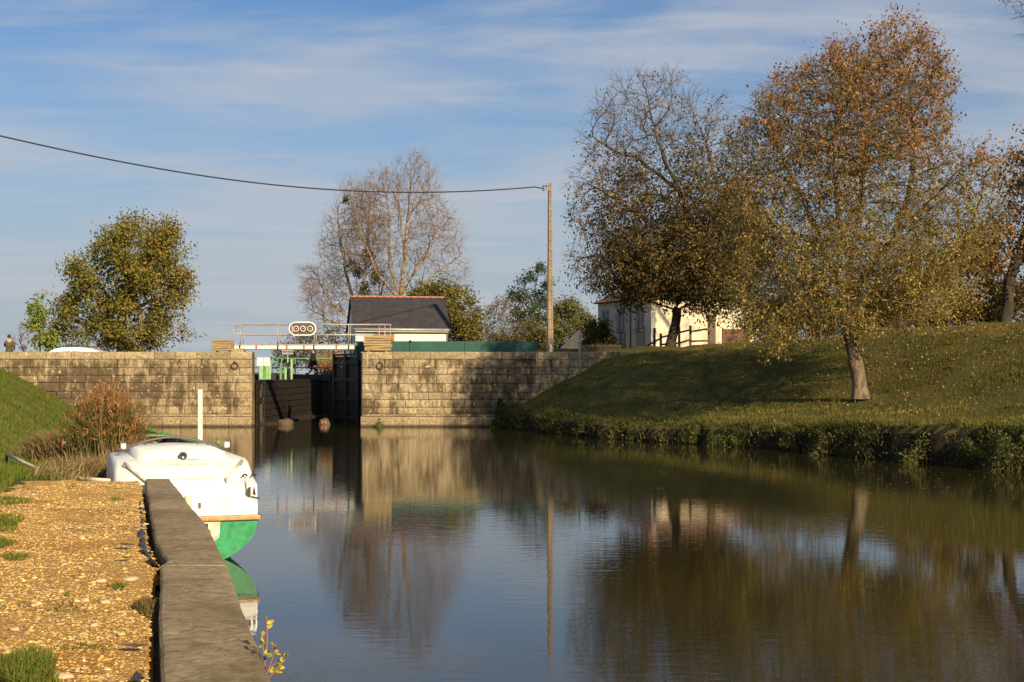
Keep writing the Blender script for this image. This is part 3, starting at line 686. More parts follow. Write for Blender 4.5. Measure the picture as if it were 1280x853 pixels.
# ============================================================ footbridge with traffic lights over the lock
def footbridge():
    Y = 70.55; x0, x1 = XW(293, Y), XW(443, Y); zc = ZW(433.8, Y)
    e = empty('footbridge', ((x0 + x1) / 2, Y, ZW(437, Y))); tag(e, 'narrow white beam footbridge with thin pipe handrails spanning the lock mouth', 'footbridge')
    o = e.location.copy()
    def P(px, py, dy=0): return Vector((XW(px, Y), Y + dy, ZW(py, Y))) - o
    b = MB(); a, c = P(293, 434), P(443, 434); w = c.x - a.x
    b.box(((a.x + c.x) / 2, 0, a.z), (w, .05, .20)); b.build('white_beam', M['white_paint'], e)
    b = MB(); b.box(((a.x + c.x) / 2, .3, a.z + .125), (w, .75, .045)); b.build('deck', M['galv'], e)
    b = MB(); b.box(((a.x + c.x) / 2, .02, a.z - .125), (w, .12, .03)); b.build('lower_flange', M['fence_wood'], e)
    for px in (320.5, 358.5, 380, 420.5): b = MB(); q = P(px, 434); b.box((q.x, -.028, q.z), (.085, .01, .19)); b.build('red_mark', M['red_paint'], e)
    for px in (300, 347.5, 392.5, 436): b = MB(); q = P(px, 434); b.box((q.x, -.035, q.z + .03), (.06, .06, .34)); b.build('bracket', M['dark_timber'], e)
    for dy in (-.06, .66):
        r = .027
        b = MB(); pts = [P(px, 405.8) for px in (488, 400, 300)] + [P(296, 406.6), P(292.5, 409), P(291, 412), P(292.5, 415.4), P(296, 417.7), P(300, 418.6)] + [P(px, 418.6) for px in (400, 470)]
        b.tube([p + Vector((0, dy, 0)) for p in pts], r, 8); b.build('handrail', M['galv'], e, True)
        for px in (301, 347.5, 393, 436): b = MB(); b.tube([P(px, 432, dy), P(px, 405.8 if px != 393 else 417, dy)], .022, 8); b.build('stanchion', M['galv'], e, True)
    for px in (474, 481, 488): b = MB(); b.tube([P(px, 441), P(px, 406)], .02, 8); b.build('stanchion', M['galv'], e, True)
    # bearing block
    bb = MB(); bb.box((XW(297.5, Y), Y, ZW(438.7, Y)), (.62, .7, .22), bev=.02); t = bb.build('bearing_block', M['coping']); tag(t, 'small granite block under the left end of the footbridge', 'stone block')
    # signal head
    Ys = 70.42; c = Vector((XW(378, Ys), Ys, ZW(411.3, Ys))); s = empty('canal_traffic_light', c); tag(s, 'oval canal traffic light with two red lenses and one green lens in a white rim', 'traffic light')
    hw, hh = 17.5 * Ys / F, 8.9 * Ys / F
    def stad(hw, hh, n=10):
        out = []
        for k in range(n + 1): a = -PI / 2 + PI * k / n; out.append((hw - hh + hh * math.cos(a), hh * math.sin(a)))
        for k in range(n + 1): a = PI / 2 + PI * k / n; out.append((-hw + hh + hh * math.cos(a), hh * math.sin(a)))
        return out
    b = MB(); b.prism(stad(hw, hh), 'y', -.03, .04); b.build('back_plate', M['grey_plate'], s)
    b = MB(); pts = stad(hw - .035, hh - .035); pts = [Vector((x, -.03, z)) for x, z in pts]; b.tube(pts + [pts[0], pts[1]], .042, 8, caps=False); b.build('white_rim', M['white_paint'], s, True)
    for px, mt in ((370.5, 'lens_red'), (379, 'lens_red'), (388, 'lens_green')):
        x = XW(px, Ys) - c.x; b = MB(); b.tube([(x, -.03, 0), (x, -.09, 0)], .10, 14); l = b.build('lens', M[mt], s, True)
        b = MB(); b.torus((x, -.10, 0), .125, .024, 'y', 18, 6); b.build('lens_ring', M['white_paint'], l, True)
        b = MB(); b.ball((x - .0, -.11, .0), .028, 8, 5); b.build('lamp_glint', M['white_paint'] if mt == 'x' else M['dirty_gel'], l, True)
    b = MB(); b.box((XW(365.5, Ys) - c.x, -.045, 0), (.03, .02, .30)); b.box((XW(367, Ys) - c.x, -.045, -.15), (.10, .02, .03)); b.build('white_mark', M['white_paint'], s)
footbridge()

def timber_stack(px0, px1, pyt, pyb, rows, label, lean=0):
    Y = 70.45; x0, x1 = XW(px0, Y), XW(px1, Y); zt, zb = ZW(pyt, Y), WALL_TOP + .01; w = x1 - x0
    e = empty('timber_stack', ((x0 + x1) / 2, Y, zb)); tag(e, label, 'timber stack'); rnd = random.Random(px0)
    h = (zt - zb - .04) / rows
    for s in (-.32, .32): b = MB(); b.box((s * w, 0, .02), (.08, .7, .045)); b.build('bearer', M['timber'], e)
    for k in range(rows):
        for j in range(3):
            b = MB(); L_ = w * rnd.uniform(.96, 1.02); z = .045 + h * (k + .5); tilt = rnd.uniform(-.012, .012) + (-.035 if lean and k == 1 else 0)
            b.box((rnd.uniform(-.02, .02), -.28 + j * .25, z), (L_, .22, h * .86), bev=.022, ry=tilt); b.build('timber', M['timber'], e)
timber_stack(266, 291, 425, 440, 5, 'squat stack of five courses of sawn timbers on the left wall end')
timber_stack(455.5, 489.5, 420.5, 441, 6, 'taller stack of sawn timbers standing in front of the shed on the right wall', 1)

# teal hoarding along the right wall top
def hoarding():
    Y = 71.3; e = empty('hoarding', (XW(443, Y), Y, 3.3)); tag(e, 'low dark teal panel fence along the top of the right wing wall', 'fence'); xs = [443, 489, 513, 582, 625, 671]
    for a, b_ in zip(xs[:-1], xs[1:]):
        b = MB(); xa, xb = XW(a, Y) - e.location.x, XW(b_, Y) - e.location.x; b.box(((xa + xb) / 2, 0, .47), (xb - xa - .025, .04, ZW(429.3, Y) - 3.3 - .1 + .2), bev=.008); b.build('panel', M['teal'], e)
    for a in xs:
        b = MB(); x = XW(a, Y) - e.location.x; b.box((x, -.045, .42), (.05, .05, .92)); p = b.build('post', M['teal'], e)
        if a == 513: bb = MB(); bb.ball((x, -.045, .93), .07, 10, 6); bb.build('post_cap', M['dark_timber'], p, True)
    b = MB(); x = XW(444.7, Y) - e.location.x; b.box((x, -.08, .50), (.05, .03, .8)); b.build('edge_strip', M['galv'], e)
hoarding()

# ============================================================ shed
def shed():
    D = 84.0; a = math.radians(11.5); c0 = Vector((XW(444.5, D), D, 3.3)); e = empty('lock_shed', c0, a); tag(e, 'small white lock shed with dark slate roof and terracotta ridge', 'shed')
    W, T, ze, zr = 5.55, 5.2, ZW(409, D) - 3.3, ZW(372.5, D + 2.6) - 3.3
    b = MB(); b.box((W / 2, T / 2, ze / 2), (W, T, ze)); b.prism([(0, ze - .01), (T, ze - .01), (T / 2, zr - .1)], 'x', .001, W - .001); b.build('wall', M['render_white'], e)
    ov = .22; n = Vector((0, T / 2, zr - ze)).normalized()
    rf = MB()
    for s in (1, -1):
        y0, y1 = (-ov, T / 2) if s == 1 else (T + ov, T / 2); z0 = ze - ov * (zr - ze) / (T / 2); q = [(-.12, y0, z0), (W + .12, y0, z0), (W + .12, y1, zr), (-.12, y1, zr)]
        rf.add(q + [(x, y, z + .07) for x, y, z in q], [(0, 3, 2, 1), (4, 5, 6, 7), (0, 1, 5, 4), (1, 2, 6, 5), (2, 3, 7, 6), (3, 0, 4, 7)])
    r = rf.build('roof', M['slate'], e)
    # slate courses: thin overlapping strips, each cut by joints
    sl = MB(); rows = 17; rnd = random.Random(4); z0 = ze - ov * (zr - ze) / (T / 2); run = T / 2 + ov; rise = zr - z0; ln = math.hypot(run, rise); ang = math.atan2(rise, run)
    for k in range(rows):
        s0 = ln * k / rows; s1 = ln * (k + 1) / rows + .05; x = -.12 - (k % 2) * .14
        while x < W + .12:
            x2 = min(x + .28, W + .12); xa = max(x, -.12)
            if x2 - xa > .04:
                lift = .085 + .012 + rnd.uniform(0, .004)
                def pt(xx, s, l): return (xx, -ov + s * math.cos(ang) - l * math.sin(ang), z0 + s * math.sin(ang) + l * math.cos(ang))
                sl.add([pt(xa + .004, s0, lift + .012), pt(x2 - .004, s0, lift + .012), pt(x2 - .004, s1, lift - .01), pt(xa + .004, s1, lift - .01), pt(xa + .004, s0, .07), pt(x2 - .004, s0, .07)], [(0, 1, 2, 3), (4, 5, 1, 0)])
            x += .28
    tag(sl.build('slates', M['slate'], r), kind='stuff')
    for k in range(14): b = MB(); x = -.1 + (W + .2) * (k + .5) / 14; b.tube([(x - .2, T / 2, zr + .05), (x + .19, T / 2, zr + .05)], .10, 8, r2=.085); b.ball((x + .19, T / 2, zr + .10), .06, 6, 4); b.build('ridge_tile', M['ridge'], r, True)
    b = MB(); b.tube([(-.15, -ov - .06, z0 + .02), (W + .15, -ov - .06, z0 + .0)], .08, 8); g = b.build('gutter', M['zinc'], e, True)
    b = MB(); b.box((W / 2, -.03 - ov / 2, z0 - .08), (W + .1, ov, .10)); b.build('eave_board', M['zinc'], e)
    b = MB(); b.tube([(W - .08, -.06, z0 - .1), (W - .08, -.06, .05)], .045, 8); b.build('downpipe', M['zinc'], e, True)
    # bricked-up opening: each brick
    x0, x1 = 1.05, 2.3; n_ = 5
    f = MB(); f.box(((x0 + x1) / 2, -.005, ze - 1.05), (x1 - x0, .05, 1.3)); win = f.build('bricked_window', M['mortar'], e)
    bm_ = None
    for r_ in range(10):
        for k in range(n_ + 1):
            w = (x1 - x0) / n_; xa = max(x0, x0 + (k - (.5 if r_ % 2 else 0)) * w); xb = min(x1, x0 + (k + 1 - (.5 if r_ % 2 else 0)) * w)
            if xb - xa < .05: continue
            b = MB(); b.box((0, 0, 0), (1, .05, .105)); 
            if bm_ is None: bm_ = b.build('brick', M['brick'], win); o = bm_
            else: o = share(bm_)
            o.location = ((xa + xb) / 2, -.035, ze - 1.62 + .125 * r_); o.scale = (xb - xa - .012, 1, 1)
    b = MB(); b.box((-.02, T * .55, ze - 1.2), (.06, 1.0, 1.5)); d = b.build('door', M['shutter'], e)
    b = MB(); b.ball((-.07, T * .55 - .4, ze - 1.3), .04, 6, 4); b.build('handle', M['rust'], d)
shed()

# ============================================================ white house behind the trees
def house():
    cx, cy = XW(815, 108.0), 108.0; e = empty('two_storey_house', (cx, cy, 3.6), math.radians(22)); tag(e, 'two storey cream rendered house with tiled roof behind the dark tree', 'house')
    # local: x along the sunlit gable side, y along the shaded window side
    Wg, Ls, ze = 9.2, 9.4, ZW(373, 108) - 3.6; zr = ze + 2.6
    b = MB(); b.box((Wg / 2, Ls / 2, ze / 2 - .8), (Wg, Ls, ze + 1.6)); b.build('wall', M['render_cream'], e)
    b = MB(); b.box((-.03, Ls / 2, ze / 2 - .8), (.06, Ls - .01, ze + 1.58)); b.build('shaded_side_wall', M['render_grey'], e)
    b = MB(); ov = .35
    q = [(-ov, -ov, ze), (Wg + ov, -ov, ze), (Wg + ov, Ls + ov, ze), (-ov, Ls + ov, ze), (Wg / 2 , 2.6, zr), (Wg / 2, Ls - 2.6, zr)]
    b.add(q, [(0, 1, 4), (1, 2, 5, 4), (2, 3, 5), (3, 0, 4, 5), (3, 2, 1, 0)]); r = b.build('roof', M['roof_tile'], e)
    for (x, y) in ((2.0, 4.0), (7.0, 7.0)):
        b = MB(); b.box((x, y, zr + .1), (.8, .6, 1.9), bev=.02); ch = b.build('chimney', M['brick'], r); b = MB(); b.box((x, y, zr + 1.08), (.95, .75, .12)); b.build('chimney_cap', M['coping'], ch)
    tl = MB(); rnd = random.Random(8)
    for k in range(12):
        for j in range(30):
            t = k / 12; x = -ov + (Wg / 2 + ov) * t - .02; z = ze + (zr - ze) * t; y0, y1 = -ov + (2.6 + ov) * t, Ls + ov - (2.6 + ov) * t; y = y0 + (y1 - y0) * (j + .5) / 30
            tl.box((x + .18, y, z + .14), (.36, (y1 - y0) / 30 - .02, .05), ry=-.5)
    tag(tl.build('roof_tiles', M['roof_tile'], r), kind='stuff')
    def win(y, z, w, h, shut=True, door=False):
        f = MB(); f.box((-.07, y, z), (.09, w + .36, h + .40)); fo = f.build('door_surround' if door else 'window', M['stone_trim'], e)
        g = MB(); g.box((-.125, y, z - (.1 if door else 0)), (.03, w, h)); g.build('leaf' if door else 'pane', M['glass'] if not door else M['shutter'], fo)
        if not door:
            for s in (-.5, 0, .5): k = MB(); k.box((-.15, y + s * w, z), (.03, .05, h)); k.build('frame', M['shutter'], fo)
            k = MB(); k.box((-.15, y, z + .1), (.03, w, .05)); k.build('frame', M['shutter'], fo)
            for s in (-1, 1): k = MB(); k.box((-.16, y + s * (w * .32), z), (.04, w * .36, h), bev=.01); k.build('shutter', M['shutter'], fo)
            k = MB(); k.box((-.17, y, z - h / 2 - .12), (.2, w + .3, .12)); k.build('sill', M['stone_trim'], fo)
    M['stone_trim'] = simple('grey_stone_trim', (0.30, 0.28, 0.25), .85, .2, 4)
    win(1.9, ze - 1.5, 1.0, 1.5); win(5.2, ze - 1.5, 1.0, 1.5); win(8.0, ze - 1.5, 1.0, 1.5)
    win(1.7, 1.35, 1.1, 2.3, door=True); win(4.9, 1.8, .9, .9)
    b = MB(); b.tube([(-.12, 3.4, ze), (-.12, 3.4, -.2)], .06, 8); b.build('downpipe', M['roof_tile'], e, True)
    b = MB(); 
    for k in range(14): b.box((.14, -.02, .25 + k * .42), (.30 + .16 * (k % 2), .06, .38), bev=.01)
    b.build('corner_stones', M['stone_trim'], e)
    # low annex roof left of the house
    D = 104; x0, x1 = XW(700, D), XW(742, D); a = empty('low_outbuilding', ((x0 + x1) / 2, D, 3.4)); tag(a, 'low outbuilding with slate roof left of the cream house', 'outbuilding'); w = x1 - x0
    b = MB(); b.box((0, 1.5, .5), (w, 3, 1.0)); b.build('wall', M['render_grey'], a); zt = ZW(414, D) - 3.4
    b = MB(); b.prism([(-w / 2 - .2, .9), (w / 2 + .2, .9), (w * .3, zt), (0, zt)], 'y', -.2, 3.2); b.build('roof', M['slate'], a)
house()

# ============================================================ utility pole and cable
def pole():
    D = 75.0; x = XW(687.5, D); zb = 3.3; zt = ZW(229, D); e = empty('utility_pole', (x, D, zb)); tag(e, 'tall tan concrete utility pole with square recesses behind the right wall', 'utility pole')
    h = zt - zb
    b = MB(); w0, w1 = .36, .20
    def sec(z): t = z / h; return w0 + (w1 - w0) * t
    fl = .07
    for s in (-1, 1):
        vs = []
        for z in (0, h): w = sec(z) / 2; vs += [(s * w, -.11, z), (s * (w - fl), -.11, z), (s * (w - fl), .11, z), (s * w, .11, z)]
        b.add(vs, [(0, 1, 2, 3), (4, 7, 6, 5), (0, 4, 5, 1), (1, 5, 6, 2), (2, 6, 7, 3), (3, 7, 4, 0)])
    b.build('post_flanges', M['pole'], e)
    b = MB(); b.add([(-w0 / 2 + fl, -.085, 0), (w0 / 2 - fl, -.085, 0), (w1 / 2 - fl + .03, -.085, h), (-w1 / 2 + fl - .03, -.085, h), (-w0 / 2 + fl, .03, 0), (w0 / 2 - fl, .03, 0), (w1 / 2 - fl + .03, .03, h), (-w1 / 2 + fl - .03, .03, h)], [(0, 1, 2, 3), (7, 6, 5, 4)]); b.build('web', M['pole'], e)
    for k in range(18): z = h * (k + .3) / 18; b = MB(); b.box((0, -.02, z), (sec(z) - .01, .20, .14)); b.build('rung', M['pole'], e)
    b = MB(); b.box((0.03, -.13, .35), (.11, .05, 1.0)); b.build('white_cable_guard', M['white_paint'], e)
    b = MB(); b.tube([(-.12, -.14, .8), (-.09, -.13, h * .6), (-.07, -.13, h - .4)], .02, 6); b.build('down_cable', M['bark_dark'], e)
    b = MB(); b.box((-.22, -.05, h - .16), (.36, .05, .05)); b.tube([(-.36, -.05, h - .14), (-.36, -.05, h - .42)], .035, 8); b.tube([(-.2, -.05, h - .14), (-.2, -.05, h - .3), (-.33, -.05, h - .42)], .018, 6); b.build('insulator_bracket', M['rust'], e)
    # cable: sags from the pole towards a pole out of the frame on the left
    P0 = Vector((x - .36, D - .05, zt - .3)); P1 = Vector((XW(-260, 50), 50, 0))
    keys = [(-260, 112), (-120, 144), (0, 168), (100, 192), (200, 212), (300, 227), (400, 236), (480, 240), (540, 240.5), (610, 238), (680, 233)]
    pts = []
    for i in range(60):
        t = i / 59; p = P1.lerp(P0, t); px = 640 + p.x / p.y * F; py = np.interp(px, [k[0] for k in keys], [k[1] for k in keys]); pts.append((p.x, p.y, px, py))
    A = np.array([[q[2] / 680] for q in pts]); co = np.polyfit([k[0] / 680 for k in keys], [k[1] for k in keys], 4)
    P = [Vector((q[0], q[1], ZW(np.polyval(co, q[2] / 680), q[1]))) for q in pts]; P[-1] = P0
    b = MB(); b.tube(P, .030, 6); tag(b.build('overhead_cable', M['cable'], None, True), 'black overhead cable sagging across the sky to the pole', 'cable')
pole()

def rails_and_signs():
    # green railing beside the lock
    Y = 94.9; e = empty('green_railing', (XW(300, Y), Y, 2.6)); tag(e, 'light green two rail railing beyond the lock mouth', 'railing'); x0 = e.location.x
    for py in (448.3, 459.8): b = MB(); z = ZW(py, Y) - 2.6; b.tube([(0, 0, z), (XW(421, Y) - x0, 0, z)], .04, 8); b.build('rail', M['green_rail'], e, True)
    for px in (313, 341, 352, 369, 397, 419): b = MB(); x = XW(px, Y) - x0; b.tube([(x, 0, -.1), (x, 0, ZW(448.3, Y) - 2.6)], .035, 8); b.build('post', M['green_rail'], e, True)
    Y = 92; 
    s = empty('white_sign', (XW(330, Y), Y, 2.16)); tag(s, 'blank white two panel board on posts in front of the green railing', 'sign')
    for a, c in ((321, 329), (329.4, 338)): b = MB(); b.box(((XW(a, Y) + XW(c, Y)) / 2 - s.location.x, -.03, ZW(452.3, Y) - 2.16), (XW(c, Y) - XW(a, Y) - .02, .03, .53)); b.build('panel', M['white_paint'], s)
    for px in (324, 336): b = MB(); b.tube([(XW(px, Y) - s.location.x, .02, 0), (XW(px, Y) - s.location.x, .02, ZW(447.5, Y) - 2.16)], .025, 6); b.build('post', M['galv'], s)
    c = empty('control_cabinet', (XW(331.5, 94), 94, 2.16)); tag(c, 'pale green cabinet with three doors under the white board', 'cabinet'); M['mint'] = simple('mint_paint', (.30, .50, .24), .5, .15, 4)
    wd = XW(339, 94) - XW(324, 94); b = MB(); b.box((0, 0, .6), (wd, .4, 1.0), bev=.02); b.build('body', M['mint'], c)
    for k in (-1, 0, 1): b = MB(); b.box((k * wd / 3, -.21, .6), (wd / 3 - .06, .03, .85), bev=.008); b.build('door', M['green_rail'] if k == 0 else M['mint'], c)
    t = empty('direction_sign', (XW(359.7, 93), 93, 2.2)); tag(t, 'grey T shaped sign with two name boards on a single post', 'sign')
    b = MB(); b.tube([(0, 0, 0), (0, 0, ZW(438, 93) - 2.2)], .045, 8); b.build('post', M['galv'], t, True)
    for py, w in ((438.3, 15), (442, 14)): b = MB(); b.box((0, -.06, ZW(py, 93) - 2.2), (w * 93 / F, .03, .13)); b.build('board', M['shutter'], t)
    for px, pt, col, lb in ((351, 454, 'green_rail', 'short bright green mooring post left of the grey sign post'), (357, 460, 'mint', 'short pale post just left of the grey sign post'), (364.5, 449, 'mint', 'slim pale post right of the grey sign post')):
        b = MB(); z = ZW(pt, 92.5); b.box((0, 0, (z - 2.2) / 2), (.13, .13, z - 2.2), bev=.02); o = b.build('mooring_post', M[col]); o.location = (XW(px, 92.5), 92.5, 2.2); tag(o, lb, 'post')
    # wood rail fence on the crest beside the house
    posts = [(813, 436, 424), (818, 432, 410), (826, 432, 417), (849, 430, 409), (863, 430, 407), (886, 429, 405)]
    def fp(px, py, k=0): D = 80.0 - (886 - px) * .02; return Vector((XW(px, D), D, ZW(py, D)))
    f = empty('post_and_rail_fence', fp(849, 431)); tag(f, 'dark wooden post and rail fence in front of the sunlit house wall', 'fence'); o = f.location
    for px, pb, pt in posts[1:]: b = MB(); a = fp(px, pb + 6) - o; c = fp(px, pt) - o; b.box(((a + c) / 2), (.13, .13, (c - a).length), bev=.015); b.build('post', M['fence_wood'], f)
    for (xa, ya, xb, yb) in ((849, 416, 863, 412.5), (863, 415, 886, 411), (863, 427, 886, 426), (849, 429, 863, 425), (826, 422, 849, 417), (808, 433, 826, 423), (826, 431, 849, 429)):
        b = MB(); b.tube([fp(xa, ya) - o + Vector((0, -.08, 0)), fp(xb, yb) - o + Vector((0, -.08, 0))], .055, 6); b.build('rail', M['fence_wood'], f)
    # picket fence by the pole
    D = 73.5; p = empty('picket_fence', (XW(745, D), D, 3.3)); tag(p, 'low dark picket fence left of the house above the wall end', 'fence')
    for k in range(22):
        px = 724 + k * 2.4; b = MB(); b.box((XW(px, D) - p.location.x, 0, .5), (.06, .03, .62 + .10 * math.sin(k * 2.1))); b.build('picket', M['bark_dark'], p)
    for z in (.35, .75): b = MB(); b.box((XW(749, D) - p.location.x, .04, z), (2.3, .03, .06)); b.build('rail', M['fence_wood'], p)
    # thin post in front of the wall
    D = 69.4; b = MB(); zb = ZW(475, D); b.tube([(0, 0, 0), (0, 0, ZW(410, D) - zb)], .045, 8); o = b.build('marker_post', M['galv'], None, True); o.location = (XW(724.5, D), D, zb - .1); tag(o, 'thin grey metal post standing before the right end of the wall', 'post')
    # gate pier and brick wall right of the house
    D = 82; b = MB(); b.box((0, 0, .9), (.38, .4, 1.8), bev=.03); M['shaded_pier'] = simple('shaded_pier_stone', (.15, .11, .075), .9, .3, 5); pr = b.build('pier_shaft', M['shaded_pier']);  # pier stone colour darkened, its shade is painted in
    e = empty('gate_pier', (XW(890, D), D, 4.1)); tag(e, 'stone gate pier at the right end of the rail fence', 'gate pier'); pr.parent = e
    b = MB(); b.box((0, 0, 1.84), (.5, .52, .12), bev=.02); b.build('pier_cap', M['shaded_pier'], e)
    w = empty('garden_wall', (XW(903, D), D, 4.1)); tag(w, 'low brown brick garden wall between the gate pier and the big tree', 'wall'); Lw = XW(938, D) - XW(903, D)
    b = MB(); b.box((Lw / 2, .12, .55), (Lw, .2, 1.1)); b.build('wall_core', M['mortar'], w); M['dull_brick'] = simple('dull_brown_brick', (.20, .11, .07), .9, .3, 4); proto = None
    for r_ in range(8):
        for k in range(5):
            wd = Lw / 4; xa = max(0, (k - .5 * (r_ % 2)) * wd); xb = min(Lw, (k + 1 - .5 * (r_ % 2)) * wd)
            if xb - xa < .06: continue
            if proto is None: b = MB(); b.box((0, 0, 0), (1, .08, .12)); proto = b.build('brick', M['dull_brick'], w); q = proto
            else: q = share(proto)
            q.location = ((xa + xb) / 2, 0, .08 + .135 * r_); q.scale = (xb - xa - .015, 1, 1)
    for px, pt in ((1013, 409), (1046, 407)):
        D = 78; z = ZW(pt, D); b = MB(); b.box((0, 0, (z - 4.3) / 2), (.11, .11, z - 4.3)); o = b.build('fence_post', M['galv']); o.location = (XW(px, D), D, 4.3); tag(o, 'pale fence post on the crest %s the big tree trunk' % ('well left of' if px == 1013 else 'just left of'), 'post')
    # water level gauge board
    D = 50; x = XW(250.3, D); zt = ZW(487, D); g = empty('water_gauge', (x, D, -.6)); tag(g, 'tall white water level gauge board standing in the canal behind the boat', 'gauge board')
    b = MB(); b.box((0, 0, (zt + .6) / 2), (.16, .03, zt + .6), bev=.005); b.build('board', M['white_paint'], g)
    b = MB(); b.box((0, .06, (zt + .5) / 2), (.10, .08, zt + .5)); b.build('back_post', M['timber'], g)
    for k in range(26): 
        z = zt + .6 - .05 - k * .10; b = MB(); b.box((-.03 if k % 2 else .03, -.018, z), (.05, .006, .02)); b.build('mark', M['shutter'], g)
    # rocks in the lock mouth
    for px, D, r, lb, sc in ((357, 72.6, .44, 'broad rounded brown rock rising from the water in the lock mouth', (1, .7, .75)), (405.5, 72.9, .34, 'narrower rock with two reddish marks in the lock mouth beside the gate', (.95, .7, 1.0))):
        b = MB(); b.ball((0, 0, 0), 1, 14, 10); b.v = [(a * (1 + .12 * math.sin(4 * c + px)), d_ * (1 + .1 * math.sin(3 * a)), c * (1 + .1 * math.sin(5 * a + d_)) * (1 if abs(c) < .6 else .92)) for a, d_, c in b.v]
        M['rock'] = simple('brown_rock', (.12, .08, .045), .85, .5, 5, bmp=.5, bd=.03)
        e = empty('rock', (XW(px, D), D, 0)); tag(e, lb, 'rock'); o = b.build('rock_body', M['rock'], e, True); o.scale = (r * sc[0], r * sc[1], r * sc[2] * 1.0); o.location = (0, 0, .02)
        if px > 400:
            for s in (-1, 1): k = MB(); k.tube([(s * .05, -.26, .12), (s * .14, -.25, .17)], .03, 6); k.tube([(s * .05, -.26, .12), (s * .14, -.25, .05)], .03, 6); k.build('red_mark', M['ridge'], e)
rails_and_signs()

# ============================================================ boats
def white_boat():
    e = empty('white_cabin_boat', (-4.36, 19.2, 0), math.radians(20)); tag(e, 'small white cabin boat with green hull moored at the end of the quay', 'boat')
    Lb = 5.2; ns = 22; nu = 12
    def half(y, u):   # u 0 keel .. 1 gunwale
        t = y / Lb; b_ = (.93 + .09 * math.sin(min(t * 2.2, 1) * PI / 2)) * (1 - max(0, (t - .45) / .55) ** 2.3); zg = .57 + .28 * t ** 2; zk = -.15 + (.55 * max(0, (t - .75) / .25) ** 2)
        return b_ * (1 - (1 - u) ** 2.4) ** .8, zk + (zg - zk) * u
    h = MB(); grid = []
    for i in range(ns + 1):
        y = Lb * i / ns; row = []
        for s in (-1, 1):
            us = [k / nu for k in range(nu + 1)]
            if s == -1: us = us[::-1]
            else: us = us[1:]
            for u in us: x, z = half(y, u); row.append((s * x, y, z))
        grid.append(row)
    w = len(grid[0]); h.v = [p for r in grid for p in r]
    for i in range(ns):
        for j in range(w - 1): k = i * w + j; h.f.append((k, k + 1, k + w + 1, k + w))
    h.f.append(tuple(range(w))[::-1]); hull = h.build('hull', M['green_hull'], e)
    for p in hull.data.polygons: p.use_smooth = len(p.vertices) == 4
    # white sheer strake
    s = MB(); 
    for sd in (-1, 1):
        for i in range(ns):
            y0, y1 = Lb * i / ns, Lb * (i + 1) / ns
            q = []
            for y, u in ((y0, .80), (y1, .80), (y1, 1.0), (y0, 1.0)): x, z = half(y, u); q.append((sd * (x + .012), y, z))
            s.add(q, [(0, 1, 2, 3)])
    s.build('sheer_strake', M['white_gel'], hull, True)
    # worn white patch on the transom
    t = MB(); t.prism([(-.42, .16), (.22, .16), (.40, .30), (.42, .535), (-.62, .535), (-.60, .3)], 'y', -.012, .01); t.build('transom_patch', M['dirty_gel'], hull)
    t = MB(); t.box((.20, -.02, .47), (.10, .03, .06)); t.build('drain_fitting', M['black_rubber'], hull)
    # rub rail round the gunwale
    r = MB(); pts = [(half(Lb * i / 20, 1)[0] + .02, Lb * i / 20, half(Lb * i / 20, 1)[1]) for i in range(20)]; r.tube(pts, .03, 8); r.tube([(-x, y, z) for x, y, z in pts], .03, 8); r.build('gunwale_rubber', M['black_rubber'], e, True)
    r = MB(); r.box((0, -.03, .565), (1.92, .06, .062), bev=.012); r.build('wooden_rub_rail', M['rubrail'], e)
    # aft deck + stern coaming
    d = MB(); d.prism([(-.93, .60), (.93, .60), (.90, .80), (.72, .86), (-.72, .86), (-.90, .80)], 'y', 0.0, .10); d.build('stern_coaming', M['white_gel'], e, False)
    d = MB(); d.box((0, .5, .62), (1.8, .9, .05), bev=.02); d.build('aft_deck', M['white_gel'], e)
    hb = MB(); hb.box((-.55, -.012, .70), (.62, .025, .13), bev=.01); hb.build('locker_lid', M['dirty_gel'], e)
    # cabin: sloping aft face, roof and sides lofted from sections along y
    secs = [(.10, .84, .80, .62), (.22, .95, .98, .62), (.52, .97, 1.22, .62), (.74, .96, 1.345, .62), (2.4, .92, 1.37, .64), (3.3, .72, 1.32, .68), (3.9, .45, 1.05, .74), (4.4, .2, .84, .78)]
    c = MB(); m = 0
    for (y, hw, zt, z0) in secs:
        rs = [(-hw, z0), (-hw * .985, z0 + (zt - z0) * .55), (-hw * .955, zt - .06), (-hw * .91, zt - .015), (-hw * .45, zt + .01), (0, zt + .025), (hw * .45, zt + .01), (hw * .91, zt - .015), (hw * .955, zt - .06), (hw * .985, z0 + (zt - z0) * .55), (hw, z0)]
        m = len(rs); c.v += [(x, y, z) for x, z in rs]
    for i in range(len(secs) - 1):
        for j in range(m - 1): k = i * m + j; c.f.append((k, k + 1, k + m + 1, k + m))
    c.f.append(tuple(range(m))[::-1]); c.f.append(tuple((len(secs) - 1) * m + j for j in range(m))); cab = c.build('cabin', M['white_gel'], e, True)
    # raised roof hatch panel
    c = MB(); n0 = []
    for (y, hw, zt) in ((.70, .58, 1.33), (.80, .60, 1.455), (2.3, .60, 1.48), (3.0, .5, 1.42), (3.3, .44, 1.32)):
        n0.append(len(c.v)); c.v += [(-hw - .03, y, zt - .16), (-hw, y, zt - .03), (-hw * .9, y, zt), (0, y, zt + .02), (hw * .9, y, zt), (hw, y, zt - .03), (hw + .03, y, zt - .16)]
    for a, b_ in zip(n0[:-1], n0[1:]):
        for j in range(6): c.f.append((a + j, a + j + 1, b_ + j + 1, b_ + j))
    c.f.append(tuple(n0[0] + j for j in range(7))[::-1]); c.f.append(tuple(n0[-1] + j for j in range(7))); c.build('roof_hatch', M['white_gel'], cab, True)
    def zf(y): return float(np.interp(y, [.1, .22, .52, .74], [.80, .98, 1.22, 1.36])) + .022
